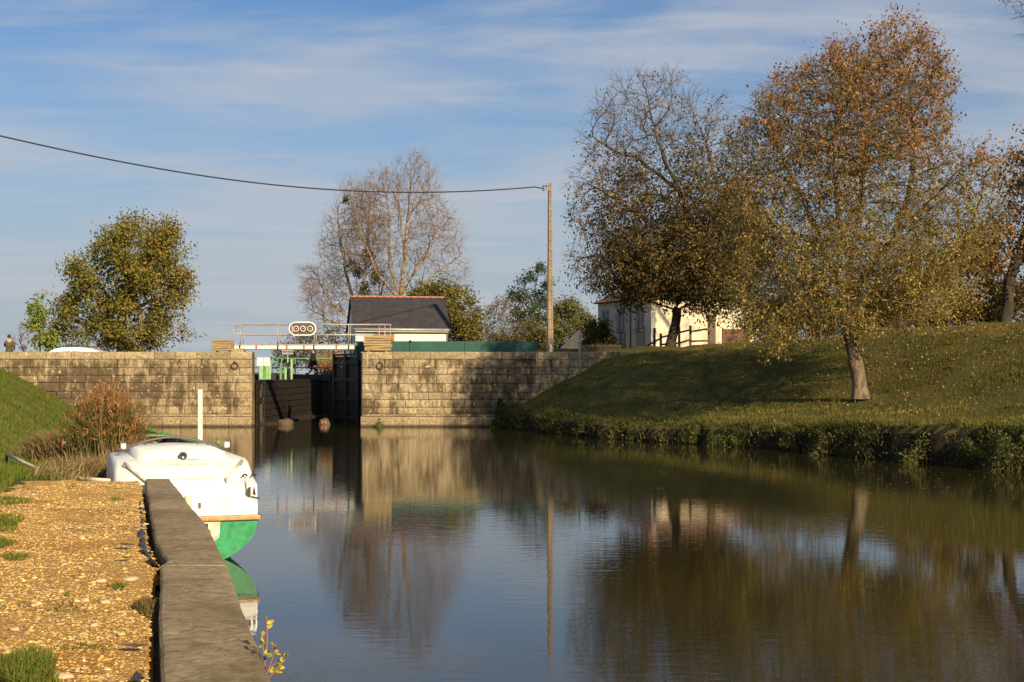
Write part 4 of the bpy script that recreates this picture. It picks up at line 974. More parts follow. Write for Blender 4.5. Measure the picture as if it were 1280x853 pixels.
    for (y, w_) in ((.66, .62), (.56, .62), (.32, .75)):
        b = MB(); b.tube([(-w_ / 2, y, zf(y)), (w_ / 2, y, zf(y))], .013, 6); b.build('moulded_step', M['dirty_gel'], cab)
    b = MB(); b.tube([(0, .70, zf(.70) - .01), (0, .66, zf(.68) + .04)], .055, 12); v = b.build('vent', M['steel'], cab, True); b = MB(); b.torus((0, .65, zf(.68) + .04), .05, .012, 'y', 14, 6); b.build('vent_ring', M['grey_plate'], v, True)
    for sd in (-1, 1):
        b = MB(); a = Vector((sd * .54, .24, zf(.26) + .05)); c_ = Vector((sd * .80, .54, zf(.56) + .04)); b.tube([a, c_], .022, 8); b.tube([a, a - Vector((0, 0, .05))], .014, 6); b.tube([c_, c_ - Vector((0, 0, .05))], .014, 6); b.build('grab_handle', M['dirty_gel'], cab, True)
        b = MB(); a = Vector((sd * .70, 1.5, 1.49)); b.tube([a, a + Vector((sd * .07, 0, 0))], .045, 10); b.build('side_lamp', M['white_gel'], cab, True)
        b = MB(); b.tube([(sd * .50, 1.9, 1.47), (sd * .78, 1.9, 1.40)], .02, 6); b.build('lamp_bracket', M['grey_plate'], cab, True)
    b = MB(); b.tube([(-.74 + 1.48 * k / 16, 2.0, 1.42 + .17 * math.sin(PI * k / 16)) for k in range(17)], .017, 8)
    for x in (-.38, .38): b.tube([(x, 2.0, 1.46), (x, 2.0, 1.55)], .012, 6)
    b.build('roof_rail', M['grey_plate'], cab, True)
    # starboard bulwark with emblem
    b = MB(); b.prism([(.12, .60), (.16, 1.0), (.55, 1.10), (1.3, 1.08), (2.4, 1.0), (2.6, .66)], 'x', .905, .945); bw = b.build('side_panel', M['white_gel'], e)
    b = MB(); b.prism([(.10, .62), (.30, .80), (.42, 1.09), (.12, 1.02)], 'x', .80, .93); b.build('side_pod', M['white_gel'], e)
    k = MB(); k.prism([(.845 + .055 * math.cos(PI / 2 + PI * i / 10), .90 + .075 * math.sin(PI / 2 + PI * i / 10)) for i in range(11)], 'y', .075, .115); k.build('round_emblem', M['black_rubber'], e)
    k = MB(); k.prism([(.875, .86), (.895, .97), (.915, .86), (.90, .88), (.89, .88)], 'y', .070, .115); k.build('pointed_emblem', M['black_rubber'], e)
    k = MB()
    for i in range(5): k.box((.865 + i * .024, .092, .835 - .006 * i), (.014, .03, .022 + .008 * (i % 2)))
    k.build('small_lettering', M['black_rubber'], e)
    for x in (.80, .92): k = MB(); k.torus((x, .30, 1.10), .03, .012, 'y', 10, 6, 0, PI); k.build('cleat', M['black_rubber'], e)
    k = MB(); k.tube([(-.02, -.06, .84), (-.02, -.06, .10)], .032, 8); rp = k.build('rudder_post', M['rust'], e, True); k = MB(); k.tube([(-.02, -.07, .66), (-.02, -.07, .88)], .05, 10); k.build('post_cap', M['dirty_gel'], rp, True)
    k = MB(); k.box((.14, -.006, .745), (.035, .02, .075)); k.build('latch', M['grey_plate'], e)
white_boat()
def green_boat():
    D = 31.0; e = empty('green_boat', (XW(203, D), D, 0), math.radians(24)); tag(e, 'faded green open boat with dark interior moored behind the white boat', 'boat')
    Lb = 5.5; ns = 18; nu = 8; h = MB(); inn = MB()
    def sec(t): b_ = .88 * (1 - max(0, (t - .45) / .55) ** 2.2) * (.75 + .25 * min(1, t * 3)); zg = .92 + .22 * (2 * t - 1) ** 2 + .12 * t; return b_, zg
    for mbx, k_ in ((h, 1.0), (inn, .88)):
        rows = []
        for i in range(ns + 1):
            t = i / ns; b_, zg = sec(t); row = []
            for j in range(-nu, nu + 1): u = abs(j) / nu; row.append((math.copysign(b_ * k_ * (u ** .6), j) if j else 0, Lb * (t - .5) * (.97 if k_ < 1 else 1), (-.12 if k_ == 1 else .12) + (zg - (-.12 if k_ == 1 else .12)) * u ** 2.2))
            rows.append(row)
        w = 2 * nu + 1; mbx.v = [p for r in rows for p in r]
        for i in range(ns):
            for j in range(w - 1): k = i * w + j; mbx.f.append((k, k + 1, k + w + 1, k + w))
        mbx.f.append(tuple(range(w))[::-1])
    h.build('hull', M['green_boat'], e, True); inn.build('inside', M['dark_timber'], e, True)
    g = MB()
    for sd in (-1, 1): g.tube([(sd * (sec(i / 24)[0] * .95), Lb * (i / 24 - .5), sec(i / 24)[1] + .01) for i in range(25)], .055, 6)
    g.build('gunwale', M['green_boat'], e, True)
    for y in (-1.5, 0, 1.4): b = MB(); b.box((0, y, .78), (1.45, .26, .05)); b.build('seat', M['green_boat'], e)
    b = MB(); b.prism([(-.62, 1.12), (.62, 1.12), (.2, 1.16), (-.2, 1.16)], 'y', 1.5, 2.3); b.build('fore_deck', M['green_boat'], e)
green_boat()
b = MB(); pts = []
for px, py, D in ((8, 569, 24.4), (30, 580, 23.4), (52, 590, 22.4), (72, 597, 21.6), (90, 600, 20.6), (112, 601, 19.9), (140, 603, 19.6)): pts.append(PX(px, py - 1.5, D))
b.tube(pts, .03, 8); tag(b.build('mooring_rope', M['rope'], None, True), 'pale mooring rope lying across the grass towards the white boat', 'rope')
st = MB(); st.tube([PX(7, 577, 24.4) - Vector((0, 0, .3)), PX(9, 567, 24.4)], .025, 8); tag(st.build('mooring_stake', M['rust'], None, True), 'iron mooring stake in the grass at the far left end of the rope', 'stake')

# ============================================================ people
def skin_mesh(name, verts, edges, radii, mat, parent, root=0, sub=2):
    me = bpy.data.meshes.new(name); me.from_pydata(verts, edges, []); o = link(name, me, mat, parent)
    md = o.modifiers.new('skin', 'SKIN'); md.use_smooth_shade = True
    for v, r in zip(me.skin_vertices[0].data, radii): v.radius = (r, r) if not isinstance(r, tuple) else r
    me.skin_vertices[0].data[root].use_root = True
    sm_ = o.modifiers.new('sub', 'SUBSURF'); sm_.levels = sub; sm_.render_levels = sub; return o
def person(loc, rz, label, coat, trousers, hood=None, stride=0.0, arms=((.0, .0), (.0, .0)), longcoat=False, scale=1.0):
    e = empty('person', loc, rz); e.scale = (scale,) * 3; tag(e, label, 'person')
    J = {}; V = []; E = []; R = []
    def v(n, p, r, par=None):
        J[n] = len(V); V.append(p); R.append(r)
        if par is not None: E.append((J[par], J[n]))
    v('pelvis', (0, 0, .95), (.15, .11)); v('waist', (0, 0, 1.08), (.13, .10), 'pelvis'); v('chest', (0, -.01, 1.30), (.16, .115), 'waist'); v('neck0', (0, 0, 1.45), (.075, .07), 'chest'); v('neck', (0, .0, 1.52), (.055, .055), 'neck0')
    v('head0', (0, -.015, 1.585), (.068, .078), 'neck'); v('head', (0, -.015, 1.66), (.080, .096), 'head0'); v('crown', (0, -.005, 1.735), (.058, .07), 'head')
    for s, n in ((-1, 'l'), (1, 'r')):
        st = stride * s
        v('hip' + n, (s * .09, 0, .90), .095, 'pelvis'); v('knee' + n, (s * .10, -.30 * max(st, 0) - .02 + (-.25 * min(st, 0) * -.4), .50), .062, 'hip' + n); v('calf' + n, (s * .10, -.12 * st + .01 + .05 * abs(st), .34), .055, 'knee' + n)
        v('ankle' + n, (s * .10, -.30 * st + .02, .09), .038, 'calf' + n); v('toe' + n, (s * .11, -.30 * st - .15, .035), .038, 'ankle' + n)
        fwd, up = arms[0 if s < 0 else 1]
        v('sh' + n, (s * .17, 0, 1.41), .062, 'chest'); el = (s * .24, -fwd * .5, 1.14 + up * .3); v('el' + n, el, .042, 'sh' + n); wr = (s * .22, -fwd - .03, .92 + up); v('wr' + n, wr, .028, 'el' + n)
        dx_, dz = (Vector(wr) - Vector(el)).normalized().y, (Vector(wr) - Vector(el)).normalized().z; d = Vector((0, dx_, dz)).normalized(); q = Vector(wr) + d * .06; v('palm' + n, tuple(q), (.018, .038), 'wr' + n)
        for k in range(4): f = q + d * .035 + Vector((0, (k - 1.5) * .018, 0)); v('f%d%s' % (k, n), tuple(f), .009, 'palm' + n); g = f + d * (.04 - .006 * abs(k - 1.3)) + Vector((-s * .012, 0, 0)); v('g%d%s' % (k, n), tuple(g), .008, 'f%d%s' % (k, n))
        f = q + Vector((-s * .02, -.035, 0)) + d * .01; v('t' + n, tuple(f), .010, 'palm' + n)
    skin_mesh('body', V, E, R, M['skin'], e)
    # face: nose, eyes, ears
    b = MB(); b.ball((0, -.118, 1.645), .014, 6, 5, (1, 1.2, 1.5)); b.build('nose', M['skin'], e, True)
    for s in (-1, 1):
        b = MB(); b.ball((s * .03, -.100, 1.675), .010, 6, 5); b.build('eye', M['black_cloth'], e, True); b = MB(); b.ball((s * .083, 0, 1.655), .024, 8, 6, (.4, .8, 1.2)); b.build('ear', M['skin'], e, True)
    b = MB(); b.box((0, -.104, 1.612), (.04, .006, .008)); b.build('mouth', M['red_paint'], e)
    b = MB(); b.ball((0, .016, 1.695), .102, 14, 10, (.92, 1.05, .92)); b.v = [(x, y if y > -.03 else -.03 - (abs(y) - .03) * .5, max(z, 1.60 if y > 0 else 1.695)) for x, y, z in b.v]; b.build('hair', M['hair'], e, True)
    # coat
    CV = []; CE = []; CR = []; JC = {}
    def cv(n, p, r, par=None):
        JC[n] = len(CV); CV.append(p); CR.append(r)
        if par is not None: CE.append((JC[par], JC[n]))
    K = 1.55 if longcoat else 1.0; cv('w', (0, 0, 1.08), (.175 * K, .14 * K)); cv('c', (0, 0, 1.31), (.19, .145), 'w'); cv('n', (0, .005, 1.46), (.09, .085), 'c'); cv('h', (0, 0, .92), (.19, .155), 'w'); cv('hh', (0, 0, .66 if longcoat else .80), (.215 * K, .175 * K), 'h')
    if longcoat: cv('hhh', (0, 0, .60), (.29, .25), 'hh')
    for s, n in ((-1, 'l'), (1, 'r')):
        q = V[J['sh' + n]]; cv('s' + n, (q[0] * 1.0, q[1], q[2] - .01), .085, 'c'); cv('e' + n, V[J['el' + n]], .068, 's' + n); a, b_ = Vector(V[J['el' + n]]), Vector(V[J['wr' + n]]); cv('r' + n, tuple(a.lerp(b_, .92)), .052, 'e' + n)
    skin_mesh('coat', CV, CE, CR, coat, e)
    TV = [V[J['pelvis']]]; TR = [(.15, .12)]; TE = []
    for n in 'lr':
        p = 0
        for jn, r in (('hip', .10), ('knee', .075), ('calf', .065), ('ankle', .055)): TV.append(V[J[jn + n]]); TR.append(r); TE.append((p, len(TV) - 1)); p = len(TV) - 1
    skin_mesh('trousers', TV, TE, TR, trousers, e)
    for n in 'lr': a, t = V[J['ankle' + n]], V[J['toe' + n]]; b = MB(); b.ball(((a[0] + t[0]) / 2, (a[1] + t[1]) / 2 - .01, .05), .14, 10, 6, (.38, 1, .4)); b.build('shoe', M['black_cloth'], e, True)
    if hood is not None: b = MB(); b.torus((0, .03, 1.475), .095, .052, 'z', 16, 8); b.ball((0, .12, 1.43), .085, 10, 6, (1.2, .7, .9)); b.build('hood', hood, e, True)
    return e
D = 73.0; person((XW(11.5, D), D, ZW(418, D) - 1.80), math.radians(192), 'person in olive coat with beige hood seen from behind above the wall', M['olive_coat'], M['jeans'], M['beige_hood'], 0.0, ((.10, .05), (.42, .28)))
D = 95.0; person((XW(391.5, D), D, 2.60), math.radians(-80), 'person in long black coat walking across the lock behind the green railing', M['black_cloth'], M['black_cloth'], None, .9, ((.15, .05), (-.1, .02)), True, .96).scale = (1.25, 1.15, .96)

# ============================================================ car
def car():
    D = 80; x0 = XW(50, D); x1 = XW(122, D); Lr = x1 - x0; zt = ZW(434.2, D); zg = 2.75; e = empty('parked_car', ((x0 + x1) / 2 , D, zg)); tag(e, 'white car with dark roof rails parked behind the left wall', 'car'); h = zt - zg
    Lc = 4.3
    side = [(-2.15, .35), (-2.1, .72), (-1.75, .86), (-1.15, .98), (-.62, h * .93), (-.2, h * .985), (.5, h), (1.25, h * .97), (1.75, h * .86), (2.05, 1.0), (2.15, .6), (2.1, .32)]
    b = MB(); n = len(side)
    rows = [(-.86, .0), (-.80, 1), (0, 1.02), (.80, 1), (.86, 0)]
    for yy, k in ((-.82, .965), (-.70, 1.0), (.70, 1.0), (.82, .965)): b.v += [(x, yy * (1 if z < 1.0 else .88), z * k) for x, z in side]
    for r_ in range(3):
        for j in range(n): j2 = (j + 1) % n; b.f.append((r_ * n + j, r_ * n + j2, (r_ + 1) * n + j2, (r_ + 1) * n + j))
    b.f.append(tuple(range(n))); b.f.append(tuple(3 * n + j for j in reversed(range(n)))); b.build('body', M['car_white'], e, False)
    for s in (-1, 1):
        b = MB(); b.prism([(-.98, 1.0), (-.55, h * .80), (.30, h * .82), (.34, .98)], 'y', s * .735, s * .775); b.build('side_window', M['glass'], e); b = MB(); b.prism([(.42, .98), (.42, h * .82), (1.2, h * .80), (1.6, 1.0)], 'y', s * .735, s * .775); b.build('side_window', M['glass'], e)
        b = MB(); b.tube([(-.45, s * .55, h * .97), (-.3, s * .55, h * 1.03), (.5, s * .55, h * 1.055), (1.2, s * .55, h * 1.03), (1.35, s * .55, h * .97)], .025, 6); b.build('roof_rail', M['black_rubber'], e, True)
        for x in (-1.35, 1.3):
            b = MB(); b.tube([(x, s * .70, .33), (x, s * .87, .33)], .33, 18); w = b.build('wheel', M['black_rubber'], e, True); b = MB(); b.tube([(x, s * .86, .33), (x, s * .885, .33)], .2, 12); b.build('rim', M['galv'], w, True)
        b = MB(); b.ball((-2.08, s * .6, .68), .12, 8, 6, (.5, 1.2, .7)); b.build('headlight', M['glass'], e, True)
    b = MB(); b.add([(-1.15, -.62, 1.01), (-1.15, .62, 1.01), (-.62, .58, h * .945), (-.62, -.58, h * .945)], [(0, 1, 2, 3)]); b.v = [(x - .02, y, z + .02) for x, y, z in b.v]; b.build('windscreen', M['glass'], e)
    b = MB(); b.tube([(.95, 0, h), (1.0, 0, h + .06)], .02, 6); b.build('aerial', M['black_rubber'], e)
car()
# ============================================================ vegetation
def Hs(x, y): return float(H(np.array([x]), np.array([y]))[0])
def frames(d):
    ref = np.where(np.abs(d[:, 2:3]) < .9, np.array([[0., 0., 1.]]), np.array([[1., 0., 0.]]))
    u = np.cross(ref, d); u /= np.linalg.norm(u, axis=1, keepdims=True) + 1e-9; return u, np.cross(d, u)
def tubes_np(A, B, dA, dB, rA, rB, n):
    """one open prism per edge"""
    m = len(A); uA, wA = frames(dA); uB, wB = frames(dB); ang = np.arange(n) * 2 * PI / n; c, s = np.cos(ang)[None, :, None], np.sin(ang)[None, :, None]
    RA = A[:, None] + (uA[:, None] * c + wA[:, None] * s) * rA[:, None, None]; RB = B[:, None] + (uB[:, None] * c + wB[:, None] * s) * rB[:, None, None]
    V = np.concatenate([RA, RB], 1).reshape(-1, 3); k = np.arange(n); k2 = (k + 1) % n
    f = np.stack([k, k2, n + k2, n + k], -1)[None] + (2 * n * np.arange(m))[:, None, None]; return V, f.reshape(-1, 4)
def clumpy(P, f, ph):
    return np.sin(P[:, 0] * f + ph + 1.7 * np.sin(P[:, 2] * f * .8)) * np.sin(P[:, 2] * f * 1.1 + 1.4 * np.sin(P[:, 1] * f * .9 + ph)) + .5 * np.sin(P[:, 1] * f * 1.3 + P[:, 0] * f * .7)
def sample_ell(ells, n, D, rng, shell=.5, lobe=.22):
    """points inside a union of ellipsoids given in photograph pixels at depth D"""
    s = D / F; vol = np.array([e[2] * e[3] * e[4] / s * (e[6] if len(e) > 6 else 1) for e in ells]); cnt = rng.multinomial(n, vol / vol.sum()); P = []
    for e, c in zip(ells, cnt):
        d = rng.normal(size=(c, 3)); d /= np.linalg.norm(d, axis=1, keepdims=True); r = rng.random(c) ** (1 / 3 * shell)
        lob = 1 - lobe * (.5 + .5 * np.sin(d[:, 0] * 7 + e[0]) * np.sin(d[:, 2] * 8 + e[1]) * np.sin(d[:, 1] * 6 + 2) + .25 * np.sin(d[:, 2] * 19 + d[:, 0] * 13)); d *= (r * lob)[:, None]; dep = e[5] if len(e) > 5 else 0
        P.append(np.stack([(e[0] - 640) * s + d[:, 0] * e[2] * s, D + dep + d[:, 1] * e[4], HC - (e[1] - HY) * s + d[:, 2] * e[3] * s], -1))
    return np.concatenate(P)
def grow(limbs, att, step, kill, rng, inert=.35, jitter=.12, up=0.0, iters=160):
    pos = [np.array(limbs[0][0], float)]; par = [-1]
    for li, poly in enumerate(limbs):
        poly = [np.array(p, float) for p in poly]
        if li == 0: cur = 0; start = poly[0]; rest = poly[1:]
        else: d = np.linalg.norm(np.array(pos) - poly[0], axis=1); cur = int(d.argmin()); rest = poly
        for q in rest:
            a = pos[cur]; L_ = np.linalg.norm(q - a); n = max(1, int(L_ / step))
            for k in range(1, n + 1): pos.append(a + (q - a) * k / n + (rng.normal(size=3) * step * .07 if k < n else 0)); par.append(cur); cur = len(pos) - 1
    pos = np.array(pos); par = np.array(par); N = len(att); best = np.full(N, 1e9); bi = np.zeros(N, int); alive = np.ones(N, bool)
    P = [pos]; tot = len(pos); allp = pos; new = pos; off = 0; pard = list(par); dirs = np.zeros((len(pos), 3)); dirs[1:] = pos[1:] - pos[par[1:]]; dirs /= np.linalg.norm(dirs, axis=1, keepdims=True) + 1e-9; dirs[0] = (0, 0, 1)
    for it in range(iters):
        al = np.nonzero(alive)[0]
        if not len(al) or not len(new): break
        A = att[al]
        for c0 in range(0, len(new), 400):
            nn = new[c0:c0 + 400]; d2 = ((A[:, None] - nn[None]) ** 2).sum(-1); j = d2.argmin(1); dm = d2[np.arange(len(al)), j]; m = dm < best[al]; best[al[m]] = dm[m]; bi[al[m]] = off + c0 + j[m]
        alive &= best > kill * kill; al = np.nonzero(alive)[0]
        if not len(al): break
        vec = att[al] - allp[bi[al]]; vec /= np.linalg.norm(vec, axis=1, keepdims=True) + 1e-9
        acc = np.zeros((len(allp), 3)); np.add.at(acc, bi[al], vec); src = np.unique(bi[al]); cc_ = np.bincount(np.array(pard)[1:], minlength=len(allp)); full = cc_[bi[al]] >= 3; alive[al[full]] = False; src = src[cc_[src] < 3]
        if not len(src): break
        a = acc[src]; a /= np.linalg.norm(a, axis=1, keepdims=True) + 1e-9
        a = a + inert * dirs[src] + rng.normal(size=a.shape) * jitter + np.array([0, 0, up]); a /= np.linalg.norm(a, axis=1, keepdims=True)
        new = allp[src] + a * step; off = len(allp); allp = np.concatenate([allp, new]); dirs = np.concatenate([dirs, a]); pard += list(src)
        if len(allp) > 22000: break
    return allp, np.array(pard), dirs
def leaf_mesh(name, C, size, pal, rng, parent, droop=.3, asp=.55, mat='leaf', cjit=.25, cols=None):
    n = len(C); ax = rng.normal(size=(n, 3)); ax[:, 2] -= droop; ax /= np.linalg.norm(ax, axis=1, keepdims=True); sd = np.cross(ax, rng.normal(size=(n, 3))); sd /= np.linalg.norm(sd, axis=1, keepdims=True) + 1e-9
    nr = np.cross(ax, sd); L_ = (size * (.65 + .7 * rng.random(n)))[:, None]; w = L_ * asp * .5
    V = np.stack([C, C + ax * L_ * .5 + sd * w + nr * L_ * .08, C + ax * L_, C + ax * L_ * .5 - sd * w + nr * L_ * .08], 1).reshape(-1, 3)
    f = (np.array([[0, 1, 2], [0, 2, 3]])[None] + 4 * np.arange(n)[:, None, None]).reshape(-1, 3)
    pal = np.array(pal); c = (pal[rng.integers(0, len(pal), n)] if cols is None else cols) * (1 - cjit + 2 * cjit * rng.random((n, 1)))
    return link(name, np_mesh(name, V, f, np.repeat(c, 4, 0)), M[mat], parent)
def tree(name, label, cat, D, limbs, ells, seed, natt=1500, step=.4, kill=None, r_trunk=.3, r_tip=.008, bark='bark', twig='twig_dark', leaves=(), twigs=2, twig_len=.5, up=0.0, inert=.35, group=None, thick=.05, shell=.85, extra=None, base_flare=1.35):
    rng = np.random.default_rng(seed); s = D / F
    def W(p): return np.array([(p[0] - 640) * s, D + (p[2] if len(p) > 2 else 0), HC - (p[1] - HY) * s])
    lw_ = [[W(p) for p in l] for l in limbs]; root = lw_[0][0].copy()
    att = sample_ell(ells, int(natt * 1.35), D, rng, shell); att = att[clumpy(att, 9.0 / (3 + .035 * D), seed) > -.45]; P, par, dr = grow(lw_, att, step, kill or step * 1.6, rng, inert, .09, up)
    n = len(P); tips = np.bincount(par[par >= 0], minlength=n) == 0; nt_ = max(2, tips.sum()); p = math.log(nt_) / math.log(r_trunk / r_tip); R = np.zeros(n); R[tips] = r_tip ** p; main = np.full(n, -1); mr = np.zeros(n)
    for i in range(n - 1, 0, -1):
        R[par[i]] += R[i]
        if R[i] > mr[par[i]]: mr[par[i]] = R[i]; main[par[i]] = i
    R = np.maximum(R, r_tip ** p) ** (1 / p)
    # flare at the foot
    hgt = P[:, 2] - root[2]; R = R * (1 + .05 * np.sin(hgt * 5 + seed) * (R > .1)); R = R * np.where(hgt < .9, 1 + (base_flare - 1) * (1 - np.clip(hgt, 0, .9) / .9) ** 2, 1)
    e = empty(name, tuple(root)); tag(e, label, cat, group)
    idx = np.arange(1, n); a = par[idx]; ismain = main[a] == idx; rA = np.where(ismain, R[a], R[idx] * 1.1); rB = R[idx]
    dA = np.where(ismain[:, None], dr[a], dr[idx]); Ploc = P - root; tw0 = max(thick * .3, r_tip * 1.5); thick = max(thick, tw0 * 1.6)
    for nm, m, k, mt in (('trunk', rB >= thick, 8, bark), ('branches', (rB < thick) & (rB > tw0), 4, bark if thick < .04 else twig), ('twigs', rB <= tw0, 3, twig)):
        if not m.any(): continue
        V, f = tubes_np(Ploc[a][m], Ploc[idx][m], dA[m], dr[idx][m], rA[m], rB[m], k)
        if nm == 'twigs' and twigs:
            src = np.nonzero(R < tw0 * 1.4)[0]; src = np.repeat(src, twigs); q = Ploc[src]; ow = q - Ploc.mean(0); ow /= np.linalg.norm(ow, axis=1, keepdims=True) + 1e-9; d1 = dr[src] * .6 + ow * .45 + rng.normal(size=(len(src), 3)) * .5 + np.array([0, 0, up]); d1 /= np.linalg.norm(d1, axis=1, keepdims=True); l = (twig_len * (.4 + .8 * rng.random(len(src))))[:, None]
            m1 = q + d1 * l * .5; d2 = d1 + rng.normal(size=d1.shape) * .3 + np.array([0, 0, up * .5]); d2 /= np.linalg.norm(d2, axis=1, keepdims=True); e2 = m1 + d2 * l * .5
            rt = np.full(len(src), r_tip * .75); V1, f1 = tubes_np(q, m1, d1, d1, rt, rt * .8, 3); V2, f2 = tubes_np(m1, e2, d1, d2, rt * .8, rt * .45, 3)
            f1 = f1 + len(V); V = np.concatenate([V, V1]); f = np.concatenate([f, f1]); f2 = f2 + len(V); V = np.concatenate([V, V2]); f = np.concatenate([f, f2]); twpts = np.concatenate([m1, e2]) + root
        o = link(nm, np_mesh(nm, V, f), M[mt], e, smooth=(nm == 'trunk'))
        if nm != 'trunk': o['kind'] = 'stuff'
    thin = P[R < thick * .6]; cand = thin if not twigs else np.concatenate([thin, twpts])
    px = 640 + cand[:, 0] / cand[:, 1] * F; py = HY - (cand[:, 2] - HC) / cand[:, 1] * F
    for li, lf in enumerate(leaves):
        w = lf['w'](px, py) if 'w' in lf else np.ones(len(cand)); cl = .5 + .5 * np.sin(cand[:, 0] * 1.9 + 2 * np.sin(cand[:, 2] * 1.3) + cand[:, 1]); w = w * (1 - lf.get('clump', .6) + lf.get('clump', .6) * 1.6 * cl ** 2); w = np.clip(w, 0, None); w = w / w.sum()
        kk = lf.get('k', 7); nc = lf['n'] // kk; ch = rng.choice(len(cand), nc, p=w); sp_ = lf.get('spread', .15)
        C = np.repeat(cand[ch] + rng.normal(size=(nc, 3)) * sp_ * .5, kk, 0) + rng.normal(size=(nc * kk, 3)) * sp_ * .8 - root; pl = np.array(lf['pal']); cc = np.repeat(pl[rng.integers(0, len(pl), nc)] * (.8 + .45 * rng.random((nc, 1))), kk, 0)
        leaf_mesh('crown', C, lf['size'], lf['pal'], rng, e, lf.get('droop', .4), lf.get('asp', .55), cols=cc, cjit=.22)
    if extra: extra(e, root, s, D, rng)
    return e
RUSS = [(.31, .125, .042), (.35, .165, .055), (.19, .075, .03), (.27, .17, .06), (.15, .075, .032)]
OCHRE = [(.33, .235, .055), (.26, .18, .04), (.37, .27, .07), (.20, .14, .038), (.29, .16, .042)]
OLIVE = [(.14, .14, .022), (.18, .16, .028), (.10, .105, .018), (.23, .18, .035), (.075, .08, .018)]
DARK = [(.075, .06, .016), (.11, .075, .018), (.055, .055, .014), (.16, .09, .024), (.18, .12, .025)]
DARK_SHADED = [(.05, .042, .014), (.075, .052, .016), (.04, .04, .012), (.11, .065, .02), (.13, .09, .022)]  # darker copy of DARK, the neighbour tree's shadow put into the leaf colours
YELLOW = [(.42, .26, .03), (.34, .22, .03), (.45, .20, .03)]

# the big russet tree on the bank
tree('autumn_tree', 'broad russet and ochre tree with a pale leaning trunk standing on the right bank', 'tree', 52,
     [[(1076, 499), (1073, 470), (1067, 440), (1062, 410), (1060, 385)], [(1060, 385), (1045, 340), (1025, 300), (1005, 250), (980, 200)], [(1060, 385), (1062, 330), (1075, 270), (1080, 200), (1090, 130)], [(1062, 330), (1040, 270, -1), (1035, 190, -1), (1045, 120, -1)],
      [(1060, 385), (1090, 340, 1), (1130, 290, 1), (1150, 220, 1), (1150, 130, 1)], [(1062, 400), (1110, 360, -1), (1170, 330, -1), (1215, 280, 0)], [(1060, 390), (1015, 365, -1.5), (975, 375, -2), (955, 405, -2)], [(1060, 395), (1080, 380, -2.5), (1110, 385, -3)], [(1130, 290, 1), (1180, 240, 1), (1215, 200, 1)], [(1025, 300), (980, 290), (935, 250)]],
     [(1060, 190, 145, 140, 4.6), (1115, 108, 75, 82, 3.2), (1080, 140, 120, 95, 4), (955, 235, 62, 115, 3.6), (1185, 270, 68, 85, 3.6), (1060, 325, 168, 70, 4.8, 0, 1.4), (965, 390, 44, 56, 2.4, -1.5, 2.6), (935, 375, 30, 40, 2.4, -1, 1.8), (1215, 215, 34, 40, 2.5), (1120, 60, 40, 40, 2), (985, 140, 50, 50, 3), (1140, 360, 80, 42, 3.2, 0, 1.5), (1030, 392, 80, 30, 2.8, -1.5, 2.6), (1120, 385, 50, 25, 2.5, -1.5, 2)], 21,
     natt=10500, step=.30, kill=.36, r_trunk=.265, r_tip=.010, bark='bark_lit', twig='twig_olive', twigs=5, twig_len=.6, inert=.45, thick=.075,
     leaves=[dict(n=18000, size=.12, k=6, pal=RUSS, w=lambda x, y: np.clip((290 - y) / 150, .06, 1.4) ** 1.3, spread=.16, droop=.9), dict(n=34000, size=.10, k=5, pal=OCHRE, w=lambda x, y: np.clip((y - 110) / 190, .05, 1.2), spread=.16, droop=.6), dict(n=19000, size=.10, pal=OLIVE, w=lambda x, y: np.clip((y - 140) / 200, 0, 1), spread=.2)])
# the darker tree left of it
tree('spreading_tree', 'half bare spreading tree with dark lower foliage and a short dark trunk on the crest', 'tree', 76,
     [[(838, 436), (842, 415), (846, 395), (846, 385)], [(846, 385), (855, 340), (862, 290), (850, 240), (830, 200), (815, 150)], [(846, 388), (815, 378), (795, 380), (770, 372)], [(855, 340), (890, 300), (900, 240), (880, 170)], [(850, 365), (810, 340), (770, 320), (730, 322)], [(862, 290), (820, 285), (780, 255), (745, 235)], [(850, 240), (800, 200), (770, 190), (740, 170)], [(846, 388), (880, 370), (915, 360)]],
     [(810, 165, 92, 85, 4.5), (765, 245, 62, 78, 4.5), (880, 180, 50, 75, 4), (830, 325, 105, 58, 5.5), (740, 325, 38, 38, 3), (905, 300, 60, 75, 5, 0, 1.3), (860, 265, 85, 65, 5), (745, 205, 22, 45, 3), (805, 340, 85, 36, 4, -1, 1.8), (885, 358, 55, 32, 4, -1, 1.8), (760, 355, 28, 22, 3, -1, 1.5)], 22,
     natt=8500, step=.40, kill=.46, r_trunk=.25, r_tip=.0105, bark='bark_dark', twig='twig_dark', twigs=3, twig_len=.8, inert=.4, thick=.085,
     leaves=[dict(n=52000, size=.165, k=7, pal=DARK_SHADED, w=lambda x, y: np.clip((y - 130) / 190, .05, 1) ** 1.7 * np.clip((x - 725) / 60, .12, 1), spread=.28, droop=.6), dict(n=6500, size=.14, k=4, pal=RUSS + OCHRE, w=lambda x, y: np.clip((y - 60) / 150, .2, 1), spread=.2), dict(n=2500, size=.16, pal=[(.12, .12, .02), (.2, .15, .02)], w=lambda x, y: np.clip((x - 790) / 60, .05, 1) * np.clip((y - 200) / 80, .05, 1), spread=.2)])
